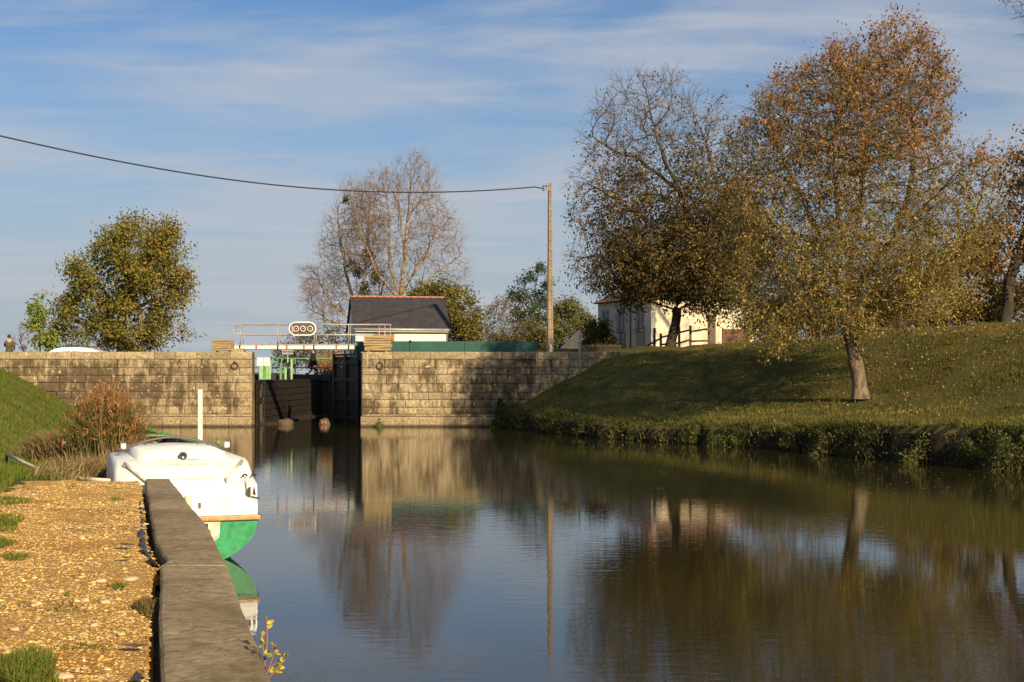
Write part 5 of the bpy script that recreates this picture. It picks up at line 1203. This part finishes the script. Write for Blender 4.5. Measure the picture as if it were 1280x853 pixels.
# tree at the right edge
tree('autumn_tree', 'orange brown leaved tree cut by the right edge of the photo', 'tree', 64,
     [[(1257, 412), (1260, 385), (1262, 350), (1272, 320)], [(1262, 350), (1240, 320), (1225, 300)], [(1272, 320), (1290, 250), (1300, 180)], [(1272, 320), (1320, 280), (1350, 220)], [(1262, 350), (1230, 330), (1205, 322)]],
     [(1305, 240, 52, 95, 4), (1290, 300, 85, 55, 4.5), (1240, 300, 40, 35, 3), (1350, 230, 60, 90, 4)], 23, natt=1500, step=.42, r_trunk=.26, r_tip=.010, bark='bark_dark', twig='twig_dark', twigs=2, twig_len=.6, thick=.08,
     leaves=[dict(n=9000, size=.17, pal=RUSS + DARK, spread=.25, droop=.6), dict(n=5500, size=.17, pal=[(.30, .13, .03), (.38, .19, .04), (.22, .10, .03)], spread=.25), dict(n=600, size=.17, pal=YELLOW, spread=.25)])
tree('bare_tree', 'tall bare tree whose outer twigs reach in at the top right corner', 'tree', 75,
     [[(1390, 430), (1392, 300), (1390, 150), (1385, 0)], [(1390, 150), (1340, 70), (1290, 20)], [(1385, 0), (1330, -60), (1290, -90)], [(1390, 200), (1440, 120), (1470, 20)]],
     [(1298, 2, 48, 54, 2.5, 0, 2.5), (1360, -40, 90, 100, 4), (1430, 40, 70, 110, 4)], 24, natt=2200, step=.5, r_trunk=.33, r_tip=.012, twigs=3, twig_len=.8, thick=.06, leaves=[dict(n=150, size=.16, pal=RUSS, spread=.2)])
# leafy tree beyond the left wall
tree('leafy_tree', 'broad olive green leafy tree beyond the left wall', 'tree', 96,
     [[(152, 455), (153, 420), (152, 395)], [(152, 395), (170, 340), (180, 290)], [(152, 395), (120, 350), (105, 330)], [(152, 395), (200, 370), (225, 360)], [(152, 420), (110, 405), (80, 400)], [(152, 410), (195, 400), (222, 410)]],
     [(165, 330, 62, 60, 4.2), (188, 300, 40, 35, 3.4), (140, 375, 72, 45, 4.4), (205, 355, 34, 42, 3.3), (110, 345, 34, 32, 3), (226, 400, 14, 34, 1.6, 0, 2), (110, 390, 50, 40, 4), (150, 415, 72, 28, 4), (90, 400, 26, 30, 2.5), (205, 330, 36, 55, 3)], 25, natt=1700, step=.5, r_trunk=.42, r_tip=.016, twigs=2, twig_len=.7, thick=.10, bark='bark',
     leaves=[dict(n=30000, size=.21, k=12, pal=OLIVE + [(.20, .17, .03), (.25, .19, .04)], spread=.38, clump=.9), dict(n=4500, size=.20, pal=[(.23, .15, .04), (.25, .18, .045)], spread=.34, w=lambda x, y: np.clip((x - 120) / 60, .1, 1))])
tree('sapling', 'slim bright green sapling left of the big leafy tree', 'tree', 86, [[(50, 452), (50, 420), (47, 385), (52, 372)]], [(48, 405, 11, 36, 1.0), (58, 425, 16, 16, 1.0)], 26, natt=160, step=.35, r_trunk=.06, r_tip=.012, thick=.03, leaves=[dict(n=1500, size=.23, pal=[(.19, .23, .035), (.15, .19, .03), (.24, .25, .05)], spread=.2)])
tree('bare_shrub', 'small reddish bare shrub beside the person at the left', 'shrub', 84, [[(32, 450), (32, 435)], [(32, 445), (24, 425)]], [(30, 425, 15, 18, 1.2)], 27, natt=220, step=.25, r_trunk=.05, r_tip=.010, thick=.03, twigs=3, twig_len=.4, leaves=[dict(n=250, size=.10, pal=[(.16, .05, .04)], spread=.1)])
# poplars behind the shed
def mist(spots, label='mistletoe_clump'):
    def f(e, root, s, D, rng):
        for (px, py, r, k) in spots:
            c = np.array([(px - 640) * s, D, HC - (py - HY) * s]) - root; d = rng.normal(size=(k, 3)); d /= np.linalg.norm(d, axis=1, keepdims=True); C = c + d * (rng.random(k) ** .5)[:, None] * np.array([r * .75, r * .75, r]) * s
            q_ = leaf_mesh(label, C, .22, [(.07, .065, .018), (.045, .05, .015), (.10, .085, .02)], rng, e, 0); q_['kind'] = 'stuff'
    return f
tree('poplar', 'tall bare poplar with pale trunk and fan of bright limbs rising behind the shed', 'tree', 118,
     [[(500, 440), (500, 400), (500, 372)], [(500, 372), (487, 330), (487, 270), (478, 225)], [(500, 372), (506, 320), (510, 270), (514, 215)], [(500, 372), (525, 330), (545, 290), (560, 265)], [(500, 376), (470, 340), (455, 300), (440, 255)], [(510, 270), (528, 250), (535, 225)], [(500, 385), (540, 345), (575, 320)], [(506, 320), (500, 270), (497, 220)]],
     [(510, 290, 60, 85, 5), (515, 235, 38, 45, 4), (470, 290, 45, 70, 4), (550, 300, 34, 45, 4), (560, 340, 32, 22, 3), (480, 245, 32, 38, 3.5)], 28, natt=7500, step=.5, kill=.5, r_trunk=.27, r_tip=.0125, bark='poplar_bark', twig='poplar_twig', twigs=3, twig_len=1.1, up=.3, thick=.045,
     leaves=[dict(n=700, size=.16, pal=[(.28, .12, .06), (.25, .16, .07)], spread=.2)], extra=mist([(433, 250, 6, 90)]))
tree('poplar', 'denser bare poplar with dark mistletoe clumps left of the bright one', 'tree', 122,
     [[(450, 445), (448, 420), (447, 400)], [(447, 400), (435, 350), (425, 300), (422, 260)], [(447, 400), (455, 350), (460, 300), (462, 250)], [(447, 405), (415, 380), (398, 350)], [(447, 410), (475, 380), (480, 340)], [(447, 410), (410, 400), (385, 385)]],
     [(435, 320, 40, 75, 4.5), (410, 370, 36, 45, 4), (455, 290, 36, 60, 4), (468, 360, 30, 40, 4), (395, 350, 18, 28, 3), (445, 260, 28, 38, 3)], 29, natt=7500, step=.5, kill=.5, r_trunk=.25, r_tip=.0125, bark='poplar_bark', twig='poplar_twig', twigs=4, twig_len=1.1, up=.25, thick=.045,
     leaves=[dict(n=900, size=.16, pal=[(.25, .12, .06), (.22, .15, .07)], spread=.2)], extra=mist([(460, 322, 13, 420), (447, 340, 10, 260), (470, 345, 12, 330), (455, 362, 11, 200), (438, 330, 9, 120)]))
tree('round_tree', 'dense round olive tree right behind the shed roof', 'tree', 108, [[(556, 440), (556, 410), (556, 395)], [(556, 405), (530, 385)], [(556, 405), (585, 390)]], [(555, 392, 40, 42, 4.2), (575, 405, 28, 36, 3.5), (530, 385, 25, 26, 3), (590, 415, 14, 20, 2)], 30, natt=900, step=.5, r_trunk=.3, r_tip=.015, thick=.1,
     leaves=[dict(n=23000, size=.21, pal=[(.13, .115, .022), (.17, .14, .028), (.09, .09, .02), (.21, .16, .035), (.07, .075, .018)], spread=.32, clump=.8)], twigs=2)
SC = dict(step=.45, r_trunk=.13, r_tip=.013, thick=.05, twigs=3, twig_len=.6)
tree('scrub_bush', 'grey brown leafless scrub bush between the round tree and the pole', 'bush', 112, [[(628, 445), (628, 420)], [(628, 440), (605, 410)], [(628, 440), (650, 405)]], [(628, 405, 26, 38, 3.4), (612, 415, 18, 28, 3), (648, 412, 22, 30, 3)], 31, natt=1300, leaves=[dict(n=3800, size=.15, pal=[(.15, .115, .06), (.10, .08, .045), (.19, .14, .07)], spread=.25)], **SC)
tree('pine_tree', 'airy dark pine like tree with tiered tufts just left of the pole', 'tree', 116, [[(666, 445), (666, 400), (668, 365), (674, 335)], [(666, 400), (650, 375)], [(668, 370), (684, 352)], [(668, 380), (655, 362)]], [(676, 338, 12, 9, 1.8), (655, 352, 12, 8, 1.8), (682, 357, 12, 8, 1.8), (650, 372, 18, 10, 2.2), (675, 378, 16, 12, 2.2), (660, 395, 26, 16, 3)], 32, natt=650, step=.45, r_trunk=.22, r_tip=.014, thick=.06, twigs=1, leaves=[dict(n=4800, size=.20, pal=[(.05, .075, .035), (.07, .09, .04), (.035, .05, .025)], spread=.22)])
tree('leafy_bush', 'mid green leafy bush directly right of the pole foot', 'bush', 108, [[(712, 445), (712, 420)], [(712, 440), (695, 410)], [(712, 440), (735, 405)]], [(708, 402, 26, 30, 3.2), (718, 408, 16, 22, 2.5), (695, 418, 22, 24, 2.5), (680, 425, 20, 18, 2.5)], 33, natt=900, leaves=[dict(n=11000, size=.18, pal=[(.10, .11, .03), (.14, .14, .04), (.19, .16, .05), (.07, .08, .02)], spread=.3, clump=.9)], **SC)
tree('leafy_bush', 'low olive bush filling the gap left of the pole above the teal fence', 'bush', 104, [[(655, 448), (655, 430)], [(655, 445), (635, 428)], [(655, 445), (675, 425)]], [(655, 424, 40, 18, 3), (630, 428, 18, 14, 2)], 34, natt=700, leaves=[dict(n=5500, size=.17, pal=[(.11, .09, .03), (.15, .12, .035), (.07, .06, .02)], spread=.3, clump=.9)], **SC)
tree('leafy_bush', 'very dark bush hiding the foot of the house left side', 'bush', 79, [[(752, 445), (752, 425)], [(752, 440), (740, 420)]], [(746, 424, 16, 17, 1.4), (768, 433, 9, 8, 1)], 35, natt=420, step=.3, r_trunk=.08, r_tip=.010, thick=.04, twigs=2, twig_len=.4, leaves=[dict(n=4200, size=.14, pal=DARK[:3], spread=.18)])
tree('hedge_bush', 'dark leafless bush seen through the lock left of the shed', 'bush', 112, [[(395, 470), (395, 440)], [(395, 460), (360, 440)], [(395, 460), (430, 435)]], [(395, 436, 42, 24, 3.5), (362, 446, 24, 20, 3), (432, 440, 20, 28, 3), (415, 422, 26, 18, 3)], 36, natt=1500, leaves=[dict(n=7000, size=.16, pal=[(.10, .075, .035), (.06, .055, .02), (.15, .10, .04), (.09, .09, .025)], spread=.28)], **SC)
tree('hedge_bush', 'dark thicket behind the crest between the house and the big tree', 'bush', 88, [[(975, 430), (975, 405)], [(975, 425), (1010, 400)], [(975, 425), (940, 400)]], [(960, 398, 42, 28, 3), (1020, 395, 42, 26, 3), (1075, 392, 38, 24, 3)], 37, natt=1300, leaves=[dict(n=16000, size=.17, pal=DARK, spread=.3)], **SC)
tree('hedge_bush', 'brown olive thicket behind the crest right of the big trunk', 'bush', 84, [[(1160, 420), (1160, 395)], [(1160, 415), (1120, 390)], [(1160, 415), (1210, 375)]], [(1165, 370, 44, 40, 3), (1120, 385, 36, 26, 3), (1205, 345, 34, 55, 3), (1240, 375, 34, 34, 3), (1180, 392, 80, 20, 3, 0, 2)], 38, natt=1900, leaves=[dict(n=24000, size=.17, pal=DARK + OCHRE[:3], spread=.3)], **SC)
tree('hedge_bush', 'brown thicket at the right edge behind the crest', 'bush', 82, [[(1290, 420), (1290, 395)], [(1290, 415), (1320, 390)]], [(1285, 378, 42, 32, 3), (1350, 380, 50, 40, 3)], 39, natt=900, leaves=[dict(n=12000, size=.16, pal=DARK + OCHRE[:2], spread=.3)], **SC)

# ------------------------------------------------------------ blades
LG = [(.11, .16, .02), (.08, .125, .016), (.15, .19, .028), (.19, .18, .035), (.23, .18, .06)]
def blades(name, X, Y, Z, h, w, pal, label, lean=.35, tint=None, kind='stuff', parent=None, cat=None, bend=False, dirx=None, wt=None, cjit=.3, rng=RNG, mat='grass'):
    n = len(X); a = rng.random(n) * 2 * PI; ln = lean * rng.random(n) * h; dxx, dyy = np.cos(a) * ln, np.sin(a) * ln
    if dirx is not None: dxx = dxx + dirx[0] * h; dyy = dyy + dirx[1] * h
    b = rng.random(n) * PI; wx, wy = np.cos(b) * w / 2, np.sin(b) * w / 2
    pal = np.array(pal); c = pal[rng.choice(len(pal), n, p=wt)] * (1 - cjit + 2 * cjit * rng.random((n, 1)))
    if tint is not None and len(tint) > 2: c = c * tint[2][:, None]
    if tint is not None: c = c * (1 - tint[0][:, None]) + np.array(tint[1]) * tint[0][:, None]
    if not bend:
        V = np.stack([np.stack([X - wx, Y - wy, Z], -1), np.stack([X + wx, Y + wy, Z], -1), np.stack([X + dxx, Y + dyy, Z + h], -1)], 1).reshape(-1, 3); f = np.arange(3 * n).reshape(-1, 3); cc = np.repeat(c, 3, 0)
    else:
        hz = .78
        V = np.stack([np.stack([X - wx, Y - wy, Z], -1), np.stack([X + wx, Y + wy, Z], -1), np.stack([X + wx * .8 + dxx * .35, Y + wy * .8 + dyy * .35, Z + h * .6], -1), np.stack([X - wx * .8 + dxx * .35, Y - wy * .8 + dyy * .35, Z + h * .6], -1), np.stack([X + dxx, Y + dyy, Z + h * (1 - .25 * np.minimum(1, np.hypot(dxx, dyy) / h))], -1)], 1).reshape(-1, 3)
        i = 5 * np.arange(n)[:, None, None]; f = (np.array([[0, 1, 2], [0, 2, 3], [3, 2, 4]])[None] + i).reshape(-1, 3); cc = np.repeat(c, 5, 0)
    o = link(name, np_mesh(name, V, f, cc), M[mat], parent)
    if parent is None: tag(o, label, cat, kind=kind)
    return o
GR = [(.14, .165, .02), (.095, .115, .015), (.19, .195, .028), (.20, .165, .04), (.23, .165, .055)]
def bank_points(poly, x0, x1, y0, y1, n, smin, smax, sgn=1):
    X = x0 + (x1 - x0) * RNG.random(n); Y = y0 + (y1 - y0) * RNG.random(n); d, a, s = pdist(X, Y, poly); m = (s * d * sgn > smin) & (s * d * sgn < smax); return X[m], Y[m], d[m]
# right bank
X, Y, d = bank_points(RB, -1, 44, 30, 69.7, 560000, .9, 22); Z = H(X, Y) - .02
keep = RNG.random(len(X)) < np.clip(.42 + .4 * wob(X, Y, 2.2), .15, 1); X, Y, Z, d_ = X[keep], Y[keep], Z[keep], d[keep]
tn = np.clip(.25 + .9 * wob(X * 1.3 + 5, Y * 1.1, 2.0) * (.5 + .7 * wob(Y * 3, X * 3, 1.0)) + .25 * sst(4, 9, d_), 0, .85) * (.5 + .5 * RNG.random(len(X)))
blades('grass', X, Y, Z, (.04 + .09 * RNG.random(len(X))) * (1 + .7 * np.clip(wob(X * 4, Y * 4, 1.0), 0, 1)), .022, GR, 'short rough grass on the right bank', tint=(tn, (.17, .10, .042), 1 + .45 * (1 - sst(3, 6, d_)) * np.clip(.5 + wob(X, Y, 1.7), 0, 1)), wt=[.28, .27, .13, .16, .16])
X, Y, d = bank_points(RB, -1, 40, 30, 69.7, 60000, 2.8, 18); w = np.clip(.12 + 1.0 * wob(X + 3, Y, 2.6) * (.6 + .6 * wob(Y * 2, X * 2, 1.1)) + .55 * np.exp(-((X - 14.5) ** 2 + (Y - 54) ** 2) / 40), .03, 1); k = RNG.random(len(X)) < w * .75; X, Y = X[k], Y[k]
n = len(X); C = np.stack([X, Y, H(X, Y) + .05], -1); o = leaf_mesh('leaf_litter', C, .085, [(.18, .085, .035), (.24, .14, .065), (.12, .06, .025), (.30, .19, .09), (.21, .075, .03)], RNG, None, 0, .75, 'litter'); tag(o, 'brown fallen leaves strewn over the right bank', kind='stuff')
# ragged plants hanging over the undercut
n = 26000; Y = 5.4 + 13.6 * RNG.random(n); dl = 2.3 * RNG.random(n) ** .7; X = kerb_left_x(Y) - .06 - dl; k = (wob(X * 3 + 1, Y * 1.1, .7) * .8 + .25 * wob(X * 9, Y * 7, 1) + (dl - 1.5) * .55 + np.exp(-dl * 12) * .25) > .45; X, Y = X[k], Y[k]
blades('grass', X, Y, np.full(len(X), 1.078), .015 + .05 * RNG.random(len(X)) ** 2, .006, LG + [(.12, .10, .03)], 'thin grass and moss creeping over the gravel', .9)
def hang(poly, n, lb, y0, pal, hmul=1.0):
    P = resample([p for p in poly if p[1] > y0], .25); A = np.array([(p.x, p.y) for p in P]); T = np.gradient(A, axis=0); T /= np.linalg.norm(T, axis=1, keepdims=True); Nn = np.stack([-T[:, 1], T[:, 0]], -1)
    f = RNG.random(n) * (len(A) - 1.01); i = f.astype(int); t = (f - i)[:, None]; B = A[i] * (1 - t) + A[i + 1] * t; nn = Nn[i]; d = -.08 + 1.0 * RNG.random(n) ** 1.2
    zt = H(B[:, 0] + nn[:, 0] * 1.1, B[:, 1] + nn[:, 1] * 1.1) * .93; XY = B + nn * d[:, None]; Z = np.interp(d, [-.08, .02, .12, .3, .45, .9], [.0, .22, .55, .85, 1.0, 1.02]) * zt - .02
    dens = wob(f * .25, f * .11, .5) * .7 + .45 * wob(f * .06, f * .02, .5) + .35 + (d > .35) * .3 - .34; k = RNG.random(n) < np.clip(dens, .04, 1); XY, Z, d, nn, f = XY[k], Z[k], d[k], nn[k], f[k]
    h = hmul * .85 * (.10 + .28 * RNG.random(len(Z)) ** 1.6) * (1 + .5 * wob(f * .1, f * .3, .4)); dr = (-.45 * nn[:, 0], -.45 * nn[:, 1])
    blades('bank_plants', XY[:, 0], XY[:, 1], Z, h, .03, pal, lb, .8, dirx=dr, wt=[.27, .25, .18, .15, .15])
    m = RNG.random(len(Z)) < .22; C = np.stack([XY[m, 0] - nn[m, 0] * .1, XY[m, 1] - nn[m, 1] * .1, Z[m] + .05 + .2 * RNG.random(m.sum())], -1); tag(leaf_mesh('bank_foliage', C, .08, pal, RNG, None, .6), 'small leaves of brambles and weeds along ' + ('the right shore' if y0 > 22 else 'the left shore'), kind='stuff')
WP = [(.075, .10, .018), (.052, .07, .014), (.11, .12, .025), (.17, .13, .04), (.22, .16, .06)]
hang(RB[1:], 85000, 'ragged weeds and grasses hanging over the undercut right bank', 23, WP)
hang(LB, 26000, 'straw coloured grasses along the water edge of the left bank', 19.2, [(.12, .13, .03), (.20, .16, .06), (.28, .20, .09), (.16, .15, .04), (.33, .24, .11)], .9)
def weedpatch(px0, px1, pyb, hh, n, pal, lb, D, name='weed_clump', cat='plant', sz=.09, grp=None):
    s = D / F; cx, c0, c1 = XW((px0 + px1) / 2, D), XW(px0, D), XW(px1, D); e = empty(name, (cx, D, ZW(pyb, D))); tag(e, lb, cat, grp); rng = np.random.default_rng(int(px0)); hm = hh * s
    C = np.stack([(c0 - cx) + (c1 - c0) * rng.random(n), rng.normal(size=n) * .35, rng.random(n) * hm], -1); prof = np.clip(1 - np.abs((C[:, 0]) / ((c1 - c0) / 2)) ** 2.5, 0, 1) * (.6 + .4 * np.sin(C[:, 0] * 4 + px0) ** 2); C[:, 2] *= prof
    leaf_mesh('foliage', C, sz, pal, rng, e, .1); m = n // 8; blades('stems', C[:m, 0], C[:m, 1], np.zeros(m), hm * prof[:m] * .9, .02, pal, '', .4, parent=e, rng=rng); return e
weedpatch(612, 655, 536, 36, 3200, [(.06, .09, .02), (.045, .06, .015), (.10, .12, .03)], 'dark green weeds at the foot of the right wall where the bank begins', 69.3)
weedpatch(650, 705, 537, 26, 2400, [(.055, .075, .02), (.08, .09, .025), (.12, .11, .03)], 'low weeds on the shore just right of the wall foot', 68.2)
weedpatch(469, 480, 540, 20, 420, [(.10, .17, .03), (.14, .20, .04)], 'small bright green weed tuft growing on the plinth of the right wall', 69.62, sz=.08)
weedpatch(880, 925, 560, 26, 1600, [(.055, .075, .018), (.10, .11, .03)], 'overhanging weeds on the right shore below the dark tree', 50.9)
weedpatch(1190, 1232, 590, 48, 3200, [(.045, .055, .018), (.08, .085, .025), (.11, .09, .035)], 'dark bramble on the shore left of the corner bush', 39.4)
weedpatch(1225, 1300, 592, 58, 5200, [(.04, .05, .015), (.07, .08, .022), (.13, .11, .04)], 'large dark bramble bush on the shore at the right edge', 37.8)
weedpatch(1120, 1185, 581, 42, 4200, [(.06, .075, .018), (.10, .11, .028), (.14, .12, .045)], 'thick weeds on the shore between the leaning trunk and the dark bramble', 41.2)
weedpatch(1010, 1050, 573, 32, 1900, [(.05, .065, .018), (.10, .10, .03), (.14, .11, .05)], 'tangled weeds on the shore below the leaning trunk', 45.2)
weedpatch(426, 436, 458, 10, 90, [(.12, .16, .03)], 'moss tuft growing on top of the open lock gate', 72.6, sz=.07)
# floating leaves
px = 700 + 580 * RNG.random(110); py = np.interp(px, [620, 750, 900, 1100, 1280], [538, 552, 562, 582, 596]) + 3 + 34 * RNG.random(110) ** 2; D = 2.5 * F / (py - HY); n = len(px)
X, Y = (px - 640) / F * D, D; a = RNG.random(n) * PI; s_ = .04; V = np.stack([np.stack([X + s_ * np.cos(a + k * PI / 2) * (1 if k % 2 else .6), Y + s_ * np.sin(a + k * PI / 2), np.full(n, .006)], -1) for k in range(4)], 1).reshape(-1, 3)
o = link('floating_leaves', np_mesh('floating_leaves', V, np.arange(4 * n).reshape(-1, 4), np.repeat(np.array([(.30, .24, .12)]) * (.5 + RNG.random((n, 1))), 4, 0)), M['litter']); tag(o, 'fallen leaves floating on the water near the right bank', kind='stuff')
# left bank
X, Y, d = bank_points(LB, -34, -4.6, 19.4, 69.6, 420000, .35, 16); Z = H(X, Y); Z = np.maximum(Z, .12) - .02; near = np.clip(1.4 - Y / 60, .45, 1); k = RNG.random(len(X)) < near; X, Y, Z = X[k], Y[k], Z[k]
blades('grass', X, Y, Z, (.06 + .10 * RNG.random(len(X))), .020, LG, 'bright green grass on the left bank', .7, wt=[.3, .28, .18, .14, .10])
n = 60000; Y = 10 + 13 * RNG.random(n); X = kerb_left_x(np.minimum(Y, 19.1)) - 1.75 - np.maximum(0, (Y - 19)) * .15 - 5 * RNG.random(n); Z = H(X, Y) - .01; k = Z > .9
blades('grass', X[k], Y[k], Z[k], (.05 + .09 * RNG.random(k.sum())), .012, LG, 'grass verge along the left of the gravel path', .8, wt=[.3, .28, .18, .14, .10])
def tuft(px, py, rx, ry, n, h, lb, pal=LG, w=.007, lean=.9, zq=1.08):
    D0 = (HC - zq) * F / (py - HY); a = RNG.random(n) * 2 * PI; r = np.sqrt(RNG.random(n)) * (.75 + .25 * np.sin(3 * a + px)); pxx = px + rx * r * np.cos(a); pyy = np.maximum(py + ry * r * np.sin(a), 480); D = (HC - zq) * F / (pyy - HY)
    X = (pxx - 640) / F * D; hh = h * (.35 + .75 * RNG.random(n)) * (1.1 - .5 * r); return blades('grass_tuft', X, D, np.full(n, zq - .01), hh, w, pal, lb, lean, kind='stuff' if n < 450 else None, cat=None if n < 450 else 'grass', bend=True)
tuft(30, 850, 62, 34, 2600, .14, 'big bright grass tuft in the lower left corner')
tuft(4, 655, 34, 13, 1100, .10, 'grass patch at the left edge of the path, farthest of three'); tuft(2, 680, 20, 7, 500, .07, 'grass patch at the left edge of the path, middle of three'); tuft(16, 697, 30, 4, 420, .06, 'thin dark grass strip at the left edge, nearest of three')
tuft(8, 628, 40, 7, 900, .09, 'grass fringe where the left verge meets the far gravel')
tuft(148, 734, 16, 5, 260, .05, 'small green grass patch in the gravel right of the pale stones'); tuft(90, 609, 10, 3, 160, .06, 'tiny grass patch at the far end of the gravel'); tuft(145, 626, 14, 4, 220, .06, 'small grass patch near the bend of the coping')
tuft(105, 812, 46, 8, 420, .05, 'sparse mossy grass low on the gravel', [(.10, .12, .02), (.14, .12, .03)]); tuft(180, 762, 16, 12, 420, .09, 'dry brown grass tuft pressed against the kerb', [(.20, .14, .06), (.13, .10, .04), (.11, .11, .03)])
tuft(75, 758, 40, 14, 350, .03, 'faint mossy patch in the middle of the gravel', [(.11, .10, .025), (.14, .11, .03)])
tuft(85, 745, 10, 4, 120, .04, 'tiny green sprig patch left of the middle gravel')
# reed clumps
def reeds(px, pyb, D, wpx, hpx, n, pal, lb, heads=None, lean=.55, dirx=None, name='reed_clump', w=.02):
    s = D / F; e = empty(name, (XW(px, D), D, ZW(pyb, D))); tag(e, lb, 'reeds'); rng = np.random.default_rng(int(px + pyb)); X = rng.normal(size=n) * wpx * s * .36; Y = rng.normal(size=n) * wpx * s * .35; hh = hpx * s * (.5 + .5 * rng.random(n)) * (1.05 - .35 * np.abs(X) / (wpx * s))
    blades('blades', X, Y, np.full(n, -.25), hh, w, pal, '', lean, parent=e, bend=True, rng=rng, dirx=dirx)
    if heads:
        m = n; k = rng.integers(0, n, m * 3); C = np.stack([X[k] * 1.15, Y[k] * 1.15, hh[k] * (.62 + .35 * rng.random(len(k))) - .2], -1); leaf_mesh('seed_heads', C, .10, heads, rng, e, -1.6, .16)
    return e
reeds(133, 592, 25.5, 50, 132, 2400, [(.10, .12, .03), (.07, .10, .022), (.17, .15, .05), (.22, .15, .07)], 'tall upright reed clump with rusty brown heads beside the boats', [(.34, .165, .055), (.40, .22, .085), (.25, .11, .04)])
reeds(150, 590, 24.0, 34, 70, 900, [(.30, .20, .09), (.20, .13, .06), (.36, .27, .13)], 'short rusty reeds leaning over the left side of the white boat', None, .6, (.35, 0))
reeds(98, 600, 22.5, 75, 62, 2600, [(.36, .26, .12), (.28, .19, .09), (.42, .33, .17), (.22, .15, .06)], 'mass of dry straw coloured grass at the water edge below the reeds', None, .9, (.25, -.2), 'dry_grass')
reeds(80, 566, 27.0, 60, 55, 1700, [(.33, .23, .11), (.24, .15, .07), (.17, .14, .05)], 'bent dry grass on the slope left of the tall reeds', None, .6, (-.55, 0), 'dry_grass')
reeds(60, 596, 21.8, 60, 34, 1100, [(.12, .14, .035), (.18, .16, .05), (.26, .20, .08)], 'mixed green and straw grass around the mooring rope', None, .9, None, 'dry_grass', .014)
reeds(416, 478, 97, 26, 55, 500, [(.42, .22, .09), (.34, .20, .09), (.46, .30, .13)], 'orange straw coloured grass clump seen beyond the lock gate', None, .8, None, 'dry_grass', .05)
# sprig at the quay foot
def sprig():
    D = 6.9; e = empty('leafy_sprig', (XW(333, D), D + .05, .72)); tag(e, 'yellow green leafy sprig growing from the quay wall at the bottom', 'plant'); rng = np.random.default_rng(5); o = np.array(e.location); M['sprig'] = simple('sprig_stem', (.30, .14, .06), .7, .2, 10, bmp=0)
    M['sprig_leaf'] = simple('yellow_green_leaf', (.42, .34, .05), .5, .35, 30, bmp=0); M['sprig_leaf_b'] = simple('green_leaf', (.22, .26, .05), .5, .3, 30, bmp=0)
    proto = None
    for si, path in enumerate([[(333, 845), (340, 825), (345, 805)], [(333, 840), (352, 822), (361, 818)], [(332, 838), (329, 812), (327, 792)], [(333, 850), (345, 838), (350, 830)], [(331, 835), (334, 800), (333, 770)]]):
        pts = [np.array(PX(px, py, D + .03 * si)) - o for px, py in path]; b = MB(); b.tube(pts, .0035, 5); b.build('stem', M['sprig'], e)
        for k in range(7 if si < 4 else 2):
            t = .35 + .65 * rng.random(); i = 0 if t < .5 else 1; p = pts[i] + (pts[i + 1] - pts[i]) * ((t - .5 * i) * 2); b = MB(); l, w = .030 + .012 * rng.random(), .0105
            b.add([(0, 0, 0), (l * .3, w, .004), (l * .7, w * .8, .003), (l, 0, -.006), (l * .7, -w * .8, .003), (l * .3, -w, .004), (l * .5, 0, -.002)], [(0, 1, 6), (1, 2, 6), (2, 3, 6), (3, 4, 6), (4, 5, 6), (5, 0, 6)])
            q = b.build('leaf', M['sprig_leaf' if rng.random() < .7 else 'sprig_leaf_b'], e); q.location = p; q.rotation_euler = (rng.uniform(.6, 2.2), rng.uniform(-.8, .8), rng.uniform(0, 6.28))
sprig()
# coarse tussocks that break up the lawn on both banks
def tussocks(poly, box, n, smin, smax, pal, lb, hh):
    X, Y, d = bank_points(poly, *box, n, smin, smax); m = 26; x = np.repeat(X, m) + RNG.normal(size=len(X) * m) * .11; y = np.repeat(Y, m) + RNG.normal(size=len(X) * m) * .11
    blades('tussock_grass', x, y, H(x, y) - .02, hh * np.repeat(.5 + RNG.random(len(X)), m) * (.5 + .6 * RNG.random(len(x))), .02, pal, lb, .9, cjit=.3)
tussocks(RB, (-1, 34, 32, 69), 1900, 1.0, 14, [(.09, .10, .018), (.13, .12, .025), (.17, .125, .045), (.06, .07, .012)], 'coarse tussocks on the right bank', .17)
tussocks(LB, (-30, -5, 20, 69), 1300, .6, 10, [(.10, .15, .02), (.14, .17, .028), (.20, .17, .05), (.07, .11, .015)], 'coarse tussocks on the left bank', .17)
